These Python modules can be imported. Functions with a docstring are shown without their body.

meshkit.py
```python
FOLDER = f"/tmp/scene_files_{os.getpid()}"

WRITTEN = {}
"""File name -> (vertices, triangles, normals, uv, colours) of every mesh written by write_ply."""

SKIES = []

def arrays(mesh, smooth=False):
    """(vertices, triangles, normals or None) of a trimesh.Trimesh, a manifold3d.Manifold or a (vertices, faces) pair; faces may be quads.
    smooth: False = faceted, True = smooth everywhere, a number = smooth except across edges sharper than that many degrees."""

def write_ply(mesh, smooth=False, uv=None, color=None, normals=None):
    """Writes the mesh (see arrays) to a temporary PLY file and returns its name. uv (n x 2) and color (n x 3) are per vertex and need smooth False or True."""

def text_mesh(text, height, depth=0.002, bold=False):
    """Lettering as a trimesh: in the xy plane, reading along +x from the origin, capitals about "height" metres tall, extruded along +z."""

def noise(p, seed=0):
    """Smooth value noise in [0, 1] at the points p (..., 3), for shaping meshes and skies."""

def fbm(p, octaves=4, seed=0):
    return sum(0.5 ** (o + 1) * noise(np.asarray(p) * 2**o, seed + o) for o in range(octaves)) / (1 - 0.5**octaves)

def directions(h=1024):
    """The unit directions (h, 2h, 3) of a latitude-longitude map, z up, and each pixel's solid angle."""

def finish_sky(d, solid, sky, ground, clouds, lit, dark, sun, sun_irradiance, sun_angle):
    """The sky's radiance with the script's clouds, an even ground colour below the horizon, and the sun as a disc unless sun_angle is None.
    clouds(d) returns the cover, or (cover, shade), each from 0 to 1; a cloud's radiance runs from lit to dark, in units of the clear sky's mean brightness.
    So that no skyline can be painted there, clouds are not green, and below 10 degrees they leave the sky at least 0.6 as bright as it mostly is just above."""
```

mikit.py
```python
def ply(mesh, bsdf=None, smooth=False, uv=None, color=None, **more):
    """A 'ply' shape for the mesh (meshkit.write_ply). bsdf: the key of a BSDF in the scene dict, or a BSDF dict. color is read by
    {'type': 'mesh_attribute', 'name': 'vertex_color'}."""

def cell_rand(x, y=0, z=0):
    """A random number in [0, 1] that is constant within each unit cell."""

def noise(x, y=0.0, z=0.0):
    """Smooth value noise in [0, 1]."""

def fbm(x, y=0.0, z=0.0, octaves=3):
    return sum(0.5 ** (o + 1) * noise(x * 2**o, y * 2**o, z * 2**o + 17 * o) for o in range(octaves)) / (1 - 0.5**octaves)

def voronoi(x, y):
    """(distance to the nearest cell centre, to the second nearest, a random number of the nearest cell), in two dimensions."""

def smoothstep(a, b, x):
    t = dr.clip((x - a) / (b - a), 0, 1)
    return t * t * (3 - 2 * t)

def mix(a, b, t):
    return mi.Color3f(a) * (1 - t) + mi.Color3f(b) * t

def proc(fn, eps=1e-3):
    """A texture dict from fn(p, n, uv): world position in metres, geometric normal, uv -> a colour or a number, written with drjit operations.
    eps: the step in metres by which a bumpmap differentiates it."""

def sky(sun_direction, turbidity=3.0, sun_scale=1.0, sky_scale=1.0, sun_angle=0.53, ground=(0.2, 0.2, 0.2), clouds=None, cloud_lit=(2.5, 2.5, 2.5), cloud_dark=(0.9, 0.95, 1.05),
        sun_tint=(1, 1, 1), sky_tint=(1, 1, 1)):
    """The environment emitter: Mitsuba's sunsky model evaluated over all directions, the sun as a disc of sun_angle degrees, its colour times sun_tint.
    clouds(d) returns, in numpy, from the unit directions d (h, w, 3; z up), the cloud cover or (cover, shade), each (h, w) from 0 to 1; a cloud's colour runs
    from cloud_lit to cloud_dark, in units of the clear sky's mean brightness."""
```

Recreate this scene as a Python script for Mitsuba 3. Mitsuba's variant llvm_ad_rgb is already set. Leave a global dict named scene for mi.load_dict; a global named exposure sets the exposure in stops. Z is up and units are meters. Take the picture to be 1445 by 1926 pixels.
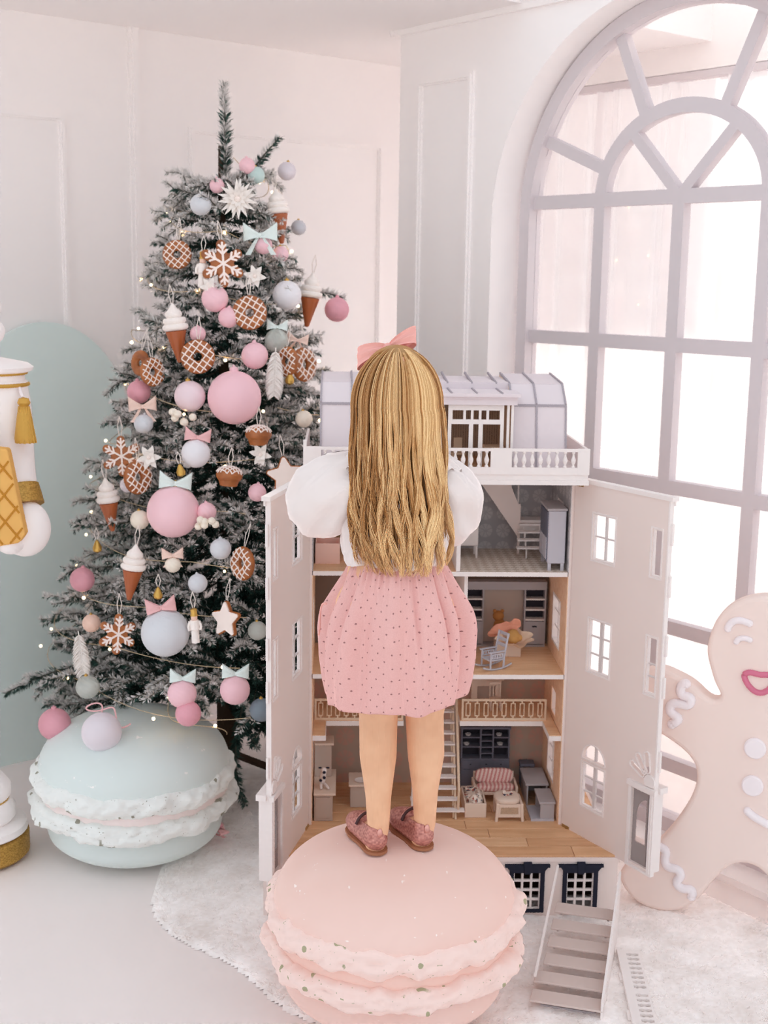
import math, random
import numpy as np, trimesh, shapely, drjit as dr, mitsuba as mi
import manifold3d as m3
from shapely.geometry import Polygon, Point, LineString, box as sbox
from shapely.ops import unary_union
import mikit, meshkit
from mikit import proc, noise, fbm, mix, smoothstep

# ---------------------------------------------------------------- camera, sky, exposure
rnd = random.Random(7)
nrg = np.random.default_rng(7)
scene, labels = {}, {}
exposure = 3.22
PITCH, YAW, ROLL, CAM_Z, FOCAL = math.radians(10.5), math.radians(2.0), math.radians(0.8), 1.55, 2400.0
fwd = np.array([math.sin(YAW) * math.cos(PITCH), math.cos(YAW) * math.cos(PITCH), -math.sin(PITCH)])
rgt = np.cross(fwd, [0, 0, 1]); rgt /= np.linalg.norm(rgt)
upv = np.cross(rgt, fwd)
upr = -math.sin(ROLL) * rgt + math.cos(ROLL) * upv
scene['camera'] = {'type': 'thinlens', 'fov': 2 * math.degrees(math.atan(722.5 / FOCAL)), 'fov_axis': 'x', 'aperture_radius': 0.0045,
    'focus_distance': 2.62, 'near_clip': 0.05, 'far_clip': 100.0,
    'to_world': mi.ScalarTransform4f().look_at(origin=[0, 0, CAM_Z], target=list(fwd + np.array([0, 0, CAM_Z])), up=list(upr))}
SUN_EL = math.radians(40)
scene['sky'] = mikit.sky((.8 * math.cos(SUN_EL), .6 * math.cos(SUN_EL), math.sin(SUN_EL)), turbidity=4.0, sun_scale=0.30, sky_scale=1.0, sun_angle=4.0,
    ground=(.62, .6, .59), clouds=lambda d: np.ones(d.shape[:2]), cloud_lit=(.935, .98, 1.045), sun_tint=(.86, .97, 1.17))

# ---------------------------------------------------------------- helpers
def lin(c):
    c = np.asarray(c, float) / 255
    return [float(x) for x in np.where(c <= .04045, c / 12.92, ((c + .055) / 1.055) ** 2.4)]
def two(b): return {'type': 'twosided', 'bsdf': b}
def rgb(c): return {'type': 'rgb', 'value': lin(c)}
def matte(key, c):
    scene[key] = two({'type': 'diffuse', 'reflectance': c if isinstance(c, dict) else rgb(c)}); return key
def prin(key, c, rough=.5, metal=0., spec=.5, **k):
    scene[key] = two({'type': 'principled', 'base_color': c if isinstance(c, dict) else rgb(c), 'roughness': rough, 'metallic': metal, 'specular': spec, **k}); return key
def numbered(k):
    if not any(x == k or x.startswith(k + '__') for x in scene) and k not in labels: return k
    n = 1
    while f'{k}_{n:03d}' in labels or f'{k}_{n:03d}' in scene or any(x.startswith(f'{k}_{n:03d}__') for x in scene): n += 1
    return f'{k}_{n:03d}'
COUNT = {}
def partkey(k):
    n = COUNT.get(k, 0); COUNT[k] = n + 1
    return k if n == 0 else f'{k}_{n:03d}'
def thing(name, label, cat, group=None):
    k = partkey(name)
    labels[k] = {'label': label, 'category': cat}
    if group: labels[k]['group'] = group
    return k
def part(parent, name, mesh, mat, smooth=False, label=None, kind=None, color=None, **more):
    k = partkey(parent + '__' + name)
    scene[k] = mesh if isinstance(mesh, dict) else mikit.ply(mesh, mat, smooth=smooth, color=color, **more)
    if label or kind:
        labels[k] = {**({'label': label} if label else {}), **({'kind': kind} if kind else {})}
    return k
def single(name, label, cat, mesh, mat, smooth=False, group=None, color=None, kind=None, **more):
    k = thing(name, label, cat, group)
    if kind: labels[k]['kind'] = kind
    scene[k] = mesh if isinstance(mesh, dict) else mikit.ply(mesh, mat, smooth=smooth, color=color, **more)
    return k
def struct(name, mesh, mat, label, smooth=False):
    scene[name] = mikit.ply(mesh, mat, smooth=smooth)
    labels[name] = {'label': label, 'kind': 'structure'}
    return name

def cat(*ms):
    ms = [m for m in ms if m is not None]
    return trimesh.util.concatenate(ms) if len(ms) > 1 else ms[0]
def box(x0, x1, y0, y1, z0, z1, bev=0.):
    lo, hi = np.minimum([x0, y0, z0], [x1, y1, z1]), np.maximum([x0, y0, z0], [x1, y1, z1])
    if bev <= 0:
        b = trimesh.creation.box(extents=hi - lo); b.apply_translation((lo + hi) / 2); return b
    b = min(bev, (hi - lo).min() * .4)
    pts = []
    for sx in (0, 1):
        for sy in (0, 1):
            for sz in (0, 1):
                c = np.where([sx, sy, sz], hi, lo); inw = np.where([sx, sy, sz], -b, b)
                for a in range(3):
                    q = c + inw; q[a] = c[a]; pts.append(q)
    return trimesh.convex.convex_hull(np.array(pts))
def extr(poly, depth):
    """Polygon in (u, v) extruded to w in [0, depth]."""
    ms = [trimesh.creation.extrude_polygon(g, depth, engine='earcut') for g in getattr(poly, 'geoms', [poly]) if g.area > 1e-9]
    return cat(*ms)
def frame(mesh, o, ux, uy, uz):
    """Local axes (u, v, w) -> world."""
    M = np.eye(4); M[:3, 0], M[:3, 1], M[:3, 2], M[:3, 3] = ux, uy, uz, o
    m = mesh.copy(); m.apply_transform(M)
    return m
def lathe(profile, n=32):
    m = trimesh.creation.revolve(np.array(profile, float), sections=n); return m
def move(m, x=0, y=0, z=0, rz=0, s=None):
    m = m.copy()
    if s is not None: m.apply_scale(s)
    if rz: m.apply_transform(trimesh.transformations.rotation_matrix(rz, [0, 0, 1]))
    m.apply_translation([x, y, z]); return m
def rot(m, ang, ax, pt=(0, 0, 0)):
    m = m.copy(); m.apply_transform(trimesh.transformations.rotation_matrix(ang, ax, pt)); return m
def tube(pts, rad, sides=6, caps=True, sq=None):
    p = np.asarray(pts, float); n = len(p)
    rad = np.broadcast_to(np.asarray(rad, float), (n,))
    t = np.gradient(p, axis=0); t /= np.linalg.norm(t, axis=1, keepdims=True) + 1e-12
    a = np.cross(t[0], [0, 0, 1.] if abs(t[0][2]) < .9 else [1., 0, 0]); a /= np.linalg.norm(a)
    A = []
    for i in range(n):
        a = a - t[i] * (a @ t[i]); a /= np.linalg.norm(a) + 1e-12; A.append(a)
    A = np.array(A); B = np.cross(t, A)
    g = np.arange(sides) * 2 * np.pi / sides
    v = p[:, None] + rad[:, None, None] * (np.cos(g)[None, :, None] * A[:, None] + np.sin(g)[None, :, None] * B[:, None] * (sq or 1))
    v = v.reshape(-1, 3)
    i, j = np.meshgrid(np.arange(n - 1), np.arange(sides), indexing='ij')
    q = np.stack([i * sides + j, i * sides + (j + 1) % sides, (i + 1) * sides + (j + 1) % sides, (i + 1) * sides + j], -1).reshape(-1, 4)
    f = np.vstack([q[:, [0, 1, 2]], q[:, [0, 2, 3]]])
    if caps:
        v = np.vstack([v, p[:1], p[-1:]]); c0, c1 = n * sides, n * sides + 1
        k = np.arange(sides)
        f = np.vstack([f, np.stack([(k + 1) % sides, k, k * 0 + c0], 1), np.stack([(n - 1) * sides + k, (n - 1) * sides + (k + 1) % sides, k * 0 + c1], 1)])
    return trimesh.Trimesh(v, f, process=False)
def ellipsoid(c, r, sub=3):
    m = trimesh.creation.icosphere(subdivisions=sub); m.apply_scale(r); m.apply_translation(c); return m
def spline(pts, n=24):
    from scipy.interpolate import CubicSpline
    p = np.asarray(pts, float); s = np.r_[0, np.cumsum(np.linalg.norm(np.diff(p, axis=0), axis=1))]
    return CubicSpline(s, p)(np.linspace(0, s[-1], n))
def grid_mesh(P, closed_u=False):
    """P (n, m, 3) -> quads."""
    n, m = P.shape[:2]
    i, j = np.meshgrid(np.arange(n - 1), np.arange(m if closed_u else m - 1), indexing='ij')
    j2 = (j + 1) % m
    q = np.stack([i * m + j, i * m + j2, (i + 1) * m + j2, (i + 1) * m + j], -1).reshape(-1, 4)
    return trimesh.Trimesh(P.reshape(-1, 3), np.vstack([q[:, [0, 1, 2]], q[:, [0, 2, 3]]]), process=False)

# ---------------------------------------------------------------- the room
# room frame: left wall along A through LW0, window wall along D through WW0; N points out through the window, M into the room from the left wall
A3, D3 = np.array([.8, .6, 0]), np.array([-.6, .8, 0])
N3, M3 = A3, np.array([.6, -.8, 0])
Z3 = np.array([0, 0, 1.])
LW0, WW0 = np.array([-1.082, 3.904, 0]), np.array([1.04, 3.04, 0])
def on_left(m): return frame(m, LW0, A3, Z3, M3)          # u along the wall, v up, w into the room
def on_win(m, off=0): return frame(m, WW0 + N3 * off, D3, Z3, -N3)   # u along the wall (to the left end), v up, w into the room

matte('wall_paint', (250, 246, 245))
matte('ceiling_paint', (245, 241, 240))
prin('floor_paint', (234, 225, 222), .34, spec=.3)
matte('frame_paint', (215, 207, 210))
matte('reveal_paint', (236, 230, 231))
scene['pane_glass'] = {'type': 'thindielectric', 'int_ior': 1.3}
scene['curtain_voile'] = two({'type': 'diffuse', 'reflectance': rgb((240, 236, 238))})
scene['curtain_voile'] = {'type': 'principledthin', 'base_color': rgb((246, 243, 244)), 'roughness': .9, 'diff_trans': 1.25, 'spec_trans': 0.}

fl = box(-4, 4.5, -2.5, 8, -.1, 0)
struct('floor', fl, 'floor_paint', 'smooth glossy white floor of the photo studio')
struct('wall_left', on_left(extr(sbox(-1.15, 0, 3.4, 2.75), .12)).apply_translation(-M3 * .12), 'wall_paint', 'white panelled wall behind the Christmas tree')
struct('ceiling', on_left(box(-.75, 3.2, 2.3, 2.42, -.02, 1.08)), 'ceiling_paint', 'white ceiling over the tree corner')
# mouldings on the left wall: a rectangular panel frame is four mitred strips
def moulding(u0, u1, v0, v1, w=.022, d=.014):
    ring = sbox(u0, v0, u1, v1).difference(sbox(u0 + w, v0 + w, u1 - w, v1 - w))
    inner = sbox(u0 + w * .3, v0 + w * .3, u1 - w * .3, v1 - w * .3).difference(sbox(u0 + w * .75, v0 + w * .75, u1 - w * .75, v1 - w * .75))
    return cat(extr(ring, d * .55), extr(inner, d))
for u0, u1 in ((-.75, .29), (.72, 1.53)):
    part('wall_left', 'panel_moulding', on_left(moulding(u0, u1, .25, 2.02)), 'wall_paint')
part('wall_left', 'pilaster_strip', on_left(cat(extr(sbox(.506, 0, .545, 2.3), .012), extr(sbox(.516, 0, .535, 2.3), .02))), 'wall_paint')
struct('baseboard_left', on_left(cat(extr(sbox(-1.15, 0, 3.3, .09), .016), extr(sbox(-1.15, 0, 3.3, .075), .02))), 'wall_paint', 'low white skirting along the panelled wall')

# window wall with the arched opening
def arch_poly(c, hw, z0, zc, h, n=40):
    t = np.linspace(0, math.pi, n)
    return Polygon([(c + hw, z0)] + [(c + hw * math.cos(a), zc + h * math.sin(a)) for a in t] + [(c - hw, z0)])
WC, WZ = .401, 1.74
opening = arch_poly(WC, .601, .02, 1.70, .585)
wall = sbox(-1.6, 0, 1.435, 2.7).difference(opening)
struct('wall_right', on_win(extr(wall, .14), .14), 'wall_paint', 'white wall around the big arched window')
part('wall_right', 'panel_moulding', on_win(moulding(1.09, 1.345, .25, 2.145)), 'wall_paint')
part('wall_right', 'panel_moulding', on_win(moulding(-1.3, -.32, .25, 2.145)), 'wall_paint')
crown = Polygon([(0, 2.285), (.014, 2.285), (.02, 2.30), (.05, 2.335), (.06, 2.40), (0, 2.40)])
cm = extr(crown, 3.07)                                     # u=depth, v=z, w=along
part('wall_right', 'crown_moulding', frame(cm, WW0 + D3 * 1.47, -N3, Z3, -D3), 'wall_paint')
part('wall_right', 'crown_moulding', frame(extr(crown, .2), WW0 + D3 * 1.435 - N3 * .03, D3, Z3, N3), 'wall_paint')
struct('baseboard_right', on_win(cat(extr(sbox(1.0, 0, 1.435, .09), .014), extr(sbox(-1.6, 0, -.2, .09), .014))), 'wall_paint', 'low white skirting beside the arched window')
# the window: frame, bars, panes
winf = 'window_1'
outer, inn = arch_poly(WC, .575, .02, 1.72, .565), arch_poly(WC, .535, .062, 1.72, .525)
struct(winf, on_win(extr(outer.difference(inn), .05), .14), 'frame_paint', 'big arched window with fanlight and pale bars')
BW = .019
bars = []
zb = (.21, .602, .992, 1.377, 1.766)
for z in zb: bars.append(('horizontal_bar', sbox(WC - .55, z - BW, WC + .55, z + BW)))
for x in (WC - .2755, WC, WC + .2755): bars.append(('vertical_bar', sbox(x - BW, .06, x + BW, 1.766)))
ri, ro = .25, .29
half = sbox(WC - 1, 1.766, WC + 1, 3)
bars.append(('arched_bar', arch_poly(WC, .2945, 1.7, 1.766, .25).difference(arch_poly(WC, .2565, 1.7, 1.766, .212)).intersection(half)))
clip = arch_poly(WC, .55, .02, 1.72, .54)
for a in (20, 63, 117, 160):
    c, s = math.cos(math.radians(a)), math.sin(math.radians(a))
    bars.append(('radial_bar', LineString([(WC + .27 * c, 1.766 + .228 * s), (WC + .7 * c, 1.766 + .7 * s)]).buffer(.016, cap_style=2).intersection(clip)))
for a in (50, 130):
    c, s = math.cos(math.radians(a)), math.sin(math.radians(a))
    bars.append(('radial_bar', LineString([(WC, 1.766), (WC + .27 * c, 1.766 + .232 * s)]).buffer(.0145, cap_style=2)))
for nm, p in bars: part(winf, nm, on_win(extr(p, .03), .135), 'frame_paint')
allbars = unary_union([p for _, p in bars]).buffer(.0005)
for g in inn.difference(allbars).geoms:
    if g.area > .004: part(winf, 'pane', on_win(extr(g, .0015), .122), 'pane_glass')
# the sheer curtain in the space behind the window, its rail and the band above it
n = 900
u = np.linspace(-1.7, 2.62, n)
ph = u * 38 + 2.2 * np.sin(u * 9.1) + 1.3 * np.sin(u * 23.7)
fold = .022 * np.sin(ph) + .012 * np.sin(ph * 2.3 + 1)
V = np.linspace(.01, 2.19, 12)
P = np.stack([np.stack([u + .004 * np.sin(ph + v), np.full(n, v), fold * (.75 + .25 * (v < 2.0) * (1.2 - v * .2))], -1) for v in V])
single('curtain', 'sheer white curtain hanging in folds behind the arched window', 'curtain', on_win(grid_mesh(P), .85), 'curtain_voile', smooth=True)
single('curtain_rail', 'thin white rail at the top of the sheer curtain', 'curtain rail', on_win(box(-1.7, 2.6, 2.192, 2.215, -.02, .02), .85), 'frame_paint')
struct('wall_back', on_win(extr(sbox(-1.7, 2.217, 2.62, 2.75), .05), .88), 'ceiling_paint', 'cream wall band above the curtain rail seen through the fanlight')
# ---------------------------------------------------------------- rug
def rounded_extr(poly, depth, r=.008, n=160, steps=4):
    """A smooth outline extruded with rounded front and back edges: (u, v) outline, w in [0, depth]."""
    poly = shapely.geometry.polygon.orient(poly, 1)
    ring = poly.exterior; s = np.linspace(0, 1, n, endpoint=False)
    pts = np.array([ring.interpolate(a, normalized=True).coords[0] for a in s])
    t = np.roll(pts, -1, 0) - np.roll(pts, 1, 0); t /= np.linalg.norm(t, axis=1, keepdims=True)
    nrm = np.stack([t[:, 1], -t[:, 0]], 1)
    lay = []
    for k in range(steps + 1):
        a = k / steps * math.pi / 2
        lay.append((-r * (1 - math.sin(a)), r * (1 - math.cos(a))))
    lay = lay + [(o, depth - w) for o, w in lay[::-1]]
    P = np.stack([np.concatenate([pts + nrm * o, np.full((n, 1), w)], 1) for o, w in lay])
    m = grid_mesh(P, closed_u=True)
    caps = []
    for P_, flip in ((P[0], True), (P[-1], False)):
        v, f = trimesh.creation.triangulate_polygon(Polygon(P_[:, :2]), engine='earcut')
        c = trimesh.Trimesh(np.c_[v, np.full(len(v), P_[0, 2])], f[:, ::-1] if flip else f, process=False); caps.append(c)
    return cat(m, *caps)
def smooth_poly(pts, n=200):
    from scipy.interpolate import CubicSpline
    p = np.vstack([pts, pts[:1]]); s = np.r_[0, np.cumsum(np.linalg.norm(np.diff(p, axis=0), axis=1))]
    return Polygon(CubicSpline(s, p, bc_type='periodic')(np.linspace(0, s[-1], n)[:-1]))
rug_out = smooth_poly(np.array([(-.46, 2.97), (-.465, 3.11), (-.43, 3.30), (-.377, 3.41), (-.345, 3.63), (-.30, 3.86), (.05, 3.9), (.30, 3.72), (.55, 3.42), (.82, 3.16), (1.02, 2.90), (1.2, 2.55), (1.1, 2.2), (.85, 2.1), (.5, 2.16), (.2, 2.3), (.0, 2.42), (-.11, 2.50), (-.18, 2.60), (-.25, 2.69), (-.37, 2.79)]))
def rug_col(p, n, uv):
    a = fbm(p.x * 16, p.y * 16, 0.0, 4); b = noise(p.x * 130, p.y * 130)
    return mix(lin((226, 218, 213)), lin((248, 244, 242)), dr.clip(a * 1.3 - .1 + .4 * (b - .5), 0, 1))
prin('rug_fur', proc(rug_col), .9, sheen=.6, spec=.1)
b = rug_out.bounds; step = .009
gx, gy = np.meshgrid(np.arange(b[0], b[2], step), np.arange(b[1], b[3], step))
dist = shapely.distance(shapely.points(gx.ravel(), gy.ravel()), rug_out.exterior).reshape(gx.shape)
inside = shapely.contains_xy(rug_out, gx, gy)
q3 = np.stack([gx * 70, gy * 70, gx * 0], -1)
hz = .002 + .008 * np.clip(dist / .02, 0, 1) * (.45 + 1.1 * meshkit.fbm(q3, 3)) * inside
hz = np.where(inside, hz, .0005)
idx = -np.ones(gx.shape, int); near = inside | (dist < step)
idx[near] = np.arange(near.sum())
c0 = (idx[:-1, :-1] >= 0) & (idx[1:, :-1] >= 0) & (idx[:-1, 1:] >= 0) & (idx[1:, 1:] >= 0)
ii, jj = np.nonzero(c0)
ff = np.vstack([np.stack([idx[ii, jj], idx[ii, jj + 1], idx[ii + 1, jj + 1]], 1), np.stack([idx[ii, jj], idx[ii + 1, jj + 1], idx[ii + 1, jj]], 1)])
rug = single('fur_rug', 'white shaggy fur rug spread under the dollhouse and pink macaron', 'rug', trimesh.Trimesh(np.stack([gx[near], gy[near], hz[near]], 1), ff, process=False), 'rug_fur', smooth=True)
k = 70000
pts = np.stack([nrg.uniform(b[0], b[2], k), nrg.uniform(b[1], b[3], k)], 1)
pts = pts[shapely.contains_xy(rug_out.buffer(-.006), pts[:, 0], pts[:, 1])]; k = len(pts)
ang = 6.28 * meshkit.fbm(np.c_[pts * 9, np.zeros(k)], 2) * 2 + nrg.normal(0, .7, k); L = nrg.uniform(.010, .02, k)
base = np.c_[pts, np.full(k, .006)]; w = .0011
side = np.stack([-np.sin(ang), np.cos(ang), ang * 0], 1) * w
tip = base + np.stack([np.cos(ang) * L, np.sin(ang) * L, nrg.uniform(.003, .009, k)], 1)
part(rug, 'pile', trimesh.Trimesh(np.stack([base - side, base + side, tip], 1).reshape(-1, 3), np.arange(3 * k).reshape(-1, 3), process=False), 'rug_fur', kind='stuff')

# ---------------------------------------------------------------- macaron poufs
def macaron_cols(shell, ruff, spot, scuff, k):
    def c_shell(p, n, uv):
        a = noise(p.x * 46 + k, p.y * 34, p.z * 70) * .6 + .4 * noise(p.x * 170 + k, p.y * 150, p.z * 200); b = fbm(p.x * 9 + k, p.y * 9, p.z * 9, 3)
        base = mix(lin(shell), lin(scuff), dr.clip((b - .45) * .5, 0, .3))
        return mix(base, lin((250, 244, 240)), smoothstep(.80, .87, a) * .65)
    def c_ruff(p, n, uv):
        a = noise(p.x * 62 + k, p.y * 62, p.z * 50); b = noise(p.x * 230 + k, p.y * 230, p.z * 230); d = noise(p.x * 22 + k, p.y * 22, p.z * 22)
        t = dr.maximum(smoothstep(.80, .85, a) * .85, smoothstep(.86, .92, b) * smoothstep(.3, .7, d) * .8)
        return mix(lin(ruff), lin(spot), t)
    return c_shell, c_ruff
def ruffle(r, z, rr, rz, seed):
    n, m = 420, 30
    a = np.linspace(0, 2 * math.pi, n, endpoint=False); t = np.linspace(0, 2 * math.pi, m, endpoint=False)
    A, Tt = np.meshgrid(a, t, indexing='ij')
    q = np.stack([np.cos(A) * r * 30, np.sin(A) * r * 30, np.sin(Tt) * 1.3 + 5], -1)
    lump = 1.25 * np.abs(meshkit.noise(q * .75, seed) - .18) + meshkit.noise(q * 1.9, seed + 3) * .5 + meshkit.noise(q * 4.5, seed + 5) * .18 - .12
    amp = .42 + .8 * lump
    wob = 1 + .25 * (meshkit.noise(np.stack([np.cos(A) * 3, np.sin(A) * 3, A * 0], -1), seed + 9) - .5)
    R = r + rr * amp * wob * np.cos(Tt); Z = z + rz * (.6 + .6 * lump) * np.sin(Tt)
    return grid_mesh(np.transpose(np.stack([np.cos(A) * R, np.sin(A) * R, Z], -1), (1, 0, 2)), closed_u=True) if False else grid_mesh(np.concatenate([x := np.stack([np.cos(A) * R, np.sin(A) * R, Z], -1), x[:1]]), closed_u=True)
def macaron(label, x, y, tilt, cols, pre, seed, R=.257):
    cs, cr = cols
    prin(pre + '_shell', proc(cs), .42, spec=.4); prin(pre + '_ruffle', proc(cr), .6, spec=.3)
    t = thing('macaron_pouf', label, 'pouf')
    def put(m): return move(rot(m, tilt, [1, .3, 0], (0, 0, 0)) if tilt else m, x, y, 0)
    def dome(h, n=26, e=2.35):
        a = np.linspace(0, math.pi / 2, n); return [(R * math.cos(v) ** (2 / e), h * math.sin(v) ** (2 / e)) for v in a]
    top = [(.0, .225), (R - .03, .225)] + [(r, .235 + z) for r, z in dome(.14)][:-1] + [(0, .375)]
    low = [(0, .006)] + [(r * (.84 + .16 * min(1, z / .09)), .152 - z) for r, z in dome(.146, 24, 2.9)[::-1]][1:] + [(R - .03, .158), (0, .158)]
    part(t, 'upper_shell', put(lathe(top, 96)), pre + '_shell', smooth=50)
    part(t, 'lower_shell', put(lathe(low, 96)), pre + '_shell', smooth=50)
    part(t, 'cream_filling', put(lathe([(0, .15), (.235, .15), (.25, .163), (.253, .185), (.25, .207), (.235, .235), (0, .235)], 96)), pre + '_cream', smooth=50)
    part(t, 'ruffle', put(ruffle(R - .008, .230, .028, .027, seed)), pre + '_ruffle', smooth=True)
    part(t, 'ruffle', put(ruffle(R - .004, .156, .028, .026, seed + 20)), pre + '_ruffle', smooth=True)
    return t
matte('pink_cream', (240, 205, 193)); matte('mint_cream', (240, 226, 222))
macaron('pale pink macaron pouf that the girl stands on', .121, 2.53, 0, macaron_cols((231, 197, 186), (238, 211, 202), (150, 150, 112), (243, 222, 214), 3.), 'pink', 4)
macaron('mint green macaron pouf in front of the Christmas tree', -.555, 3.31, .05, macaron_cols((211, 221, 218), (228, 231, 227), (128, 124, 104), (212, 222, 219), 11.), 'mint', 31, R=.255)

# ---------------------------------------------------------------- teal arch board on the left wall
matte('teal_paint', (226, 242, 239))
single('arch_board', 'pale teal arched board against the panelled wall behind the tree', 'board', on_left(extr(arch_poly(.188, .287, 0.0, 1.035, .36), .012)).apply_translation(M3 * .021), 'teal_paint')

# ---------------------------------------------------------------- gingerbread figure
GO, GU, GN = np.array([.839, 2.95, 0]), np.array([.8925, -.451, 0]), np.array([-.451, -.8925, 0])
def on_gb(m): return frame(m, GO, GU, Z3, GN)
halfp = [(0.185, 0.836), (0.146, 0.828), (0.11, 0.808), (0.081, 0.775), (0.065, 0.734), (0.059, 0.687), (0.071, 0.642), (0.088, 0.602), (.096, .578), (0.088, 0.572), (0.042, 0.594), (-0.011, 0.62), (-0.05, 0.629), (-0.082, 0.62), (-0.107, 0.592), (-0.112, 0.548), (-0.093, 0.496), (-0.058, 0.474), (0.012, 0.438), (0.047, 0.402), (0.053, 0.369), (0.033, 0.296), (-0.027, 0.193), (-0.087, 0.128), (-0.122, 0.084), (-0.098, 0.035), (-0.05, 0.009), (-0.009, 0.008), (0.03, 0.02), (0.085, 0.076), (0.14, 0.157), (0.162, 0.172), (.185, .176)]
mir = [(.37 - x, z) for x, z in halfp[::-1][1:-1]]
gpoly = smooth_poly(np.array(halfp + mir), 420)
matte('biscuit_foam', (238, 220, 212)); matte('icing_white', (240, 233, 235)); prin('icing_rose', (205, 112, 138), .5)
gb = thing('gingerbread_figure', 'large beige gingerbread man cutout standing by the arched window', 'decoration')
part(gb, 'body', on_gb(rounded_extr(gpoly, .055, .012, 360)), 'biscuit_foam', smooth=50)
def icing(name, pts, r=.011, mat='icing_white', closed=False, n=48):
    p = spline(np.array(pts + pts[:1] if closed else pts), n)
    m = tube(np.c_[p, np.full(len(p), .057)], r, 10)
    ends = [] if closed else [ellipsoid((*p[i], .057), r, 2) for i in (0, -1)]
    part(gb, name, on_gb(cat(m, *ends)), mat, smooth=True)
for s in (0, 1):
    f = (lambda L: [(.37 - x, z) for x, z in L]) if s else (lambda L: L)
    icing('eyebrow', f([(.105, .750), (.112, .765), (.127, .773), (.142, .772), (.153, .769)]), .0085)
    icing('eye', f([(.126, .721), (.132, .729), (.141, .732), (.156, .730)]), .007)
    icing('sleeve_icing', f([(.016, .603), (.004, .585), (.010, .573), (.028, .569), (.026, .553), (.006, .551), (-.016, .545), (-.018, .530), (-.002, .518), (-.012, .497)]), .0115)
    icing('trouser_icing', f([(-.058, .172), (-.03, .179), (-.010, .172), (-.010, .145), (0, .131), (.024, .128), (.030, .114), (.022, .095), (.034, .083), (.056, .084), (.060, .066)]), .011)
icing('smile', [(.149, .645), (.162, .652), (.185, .650), (.208, .652), (.221, .645), (.211, .622), (.185, .606), (.159, .622)], .007, 'icing_rose', True)
for z in (.470, .377): part(gb, 'button', on_gb(move(lathe([(0, 0), (.0255, 0), (.0255, .006), (.022, .010), (0, .0115)], 40), .185, z, .054)), 'icing_white', smooth=40)
icing('bow_icing', [(.178, .312), (.190, .303), (.205, .296), (.225, .288)], .010)

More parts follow.
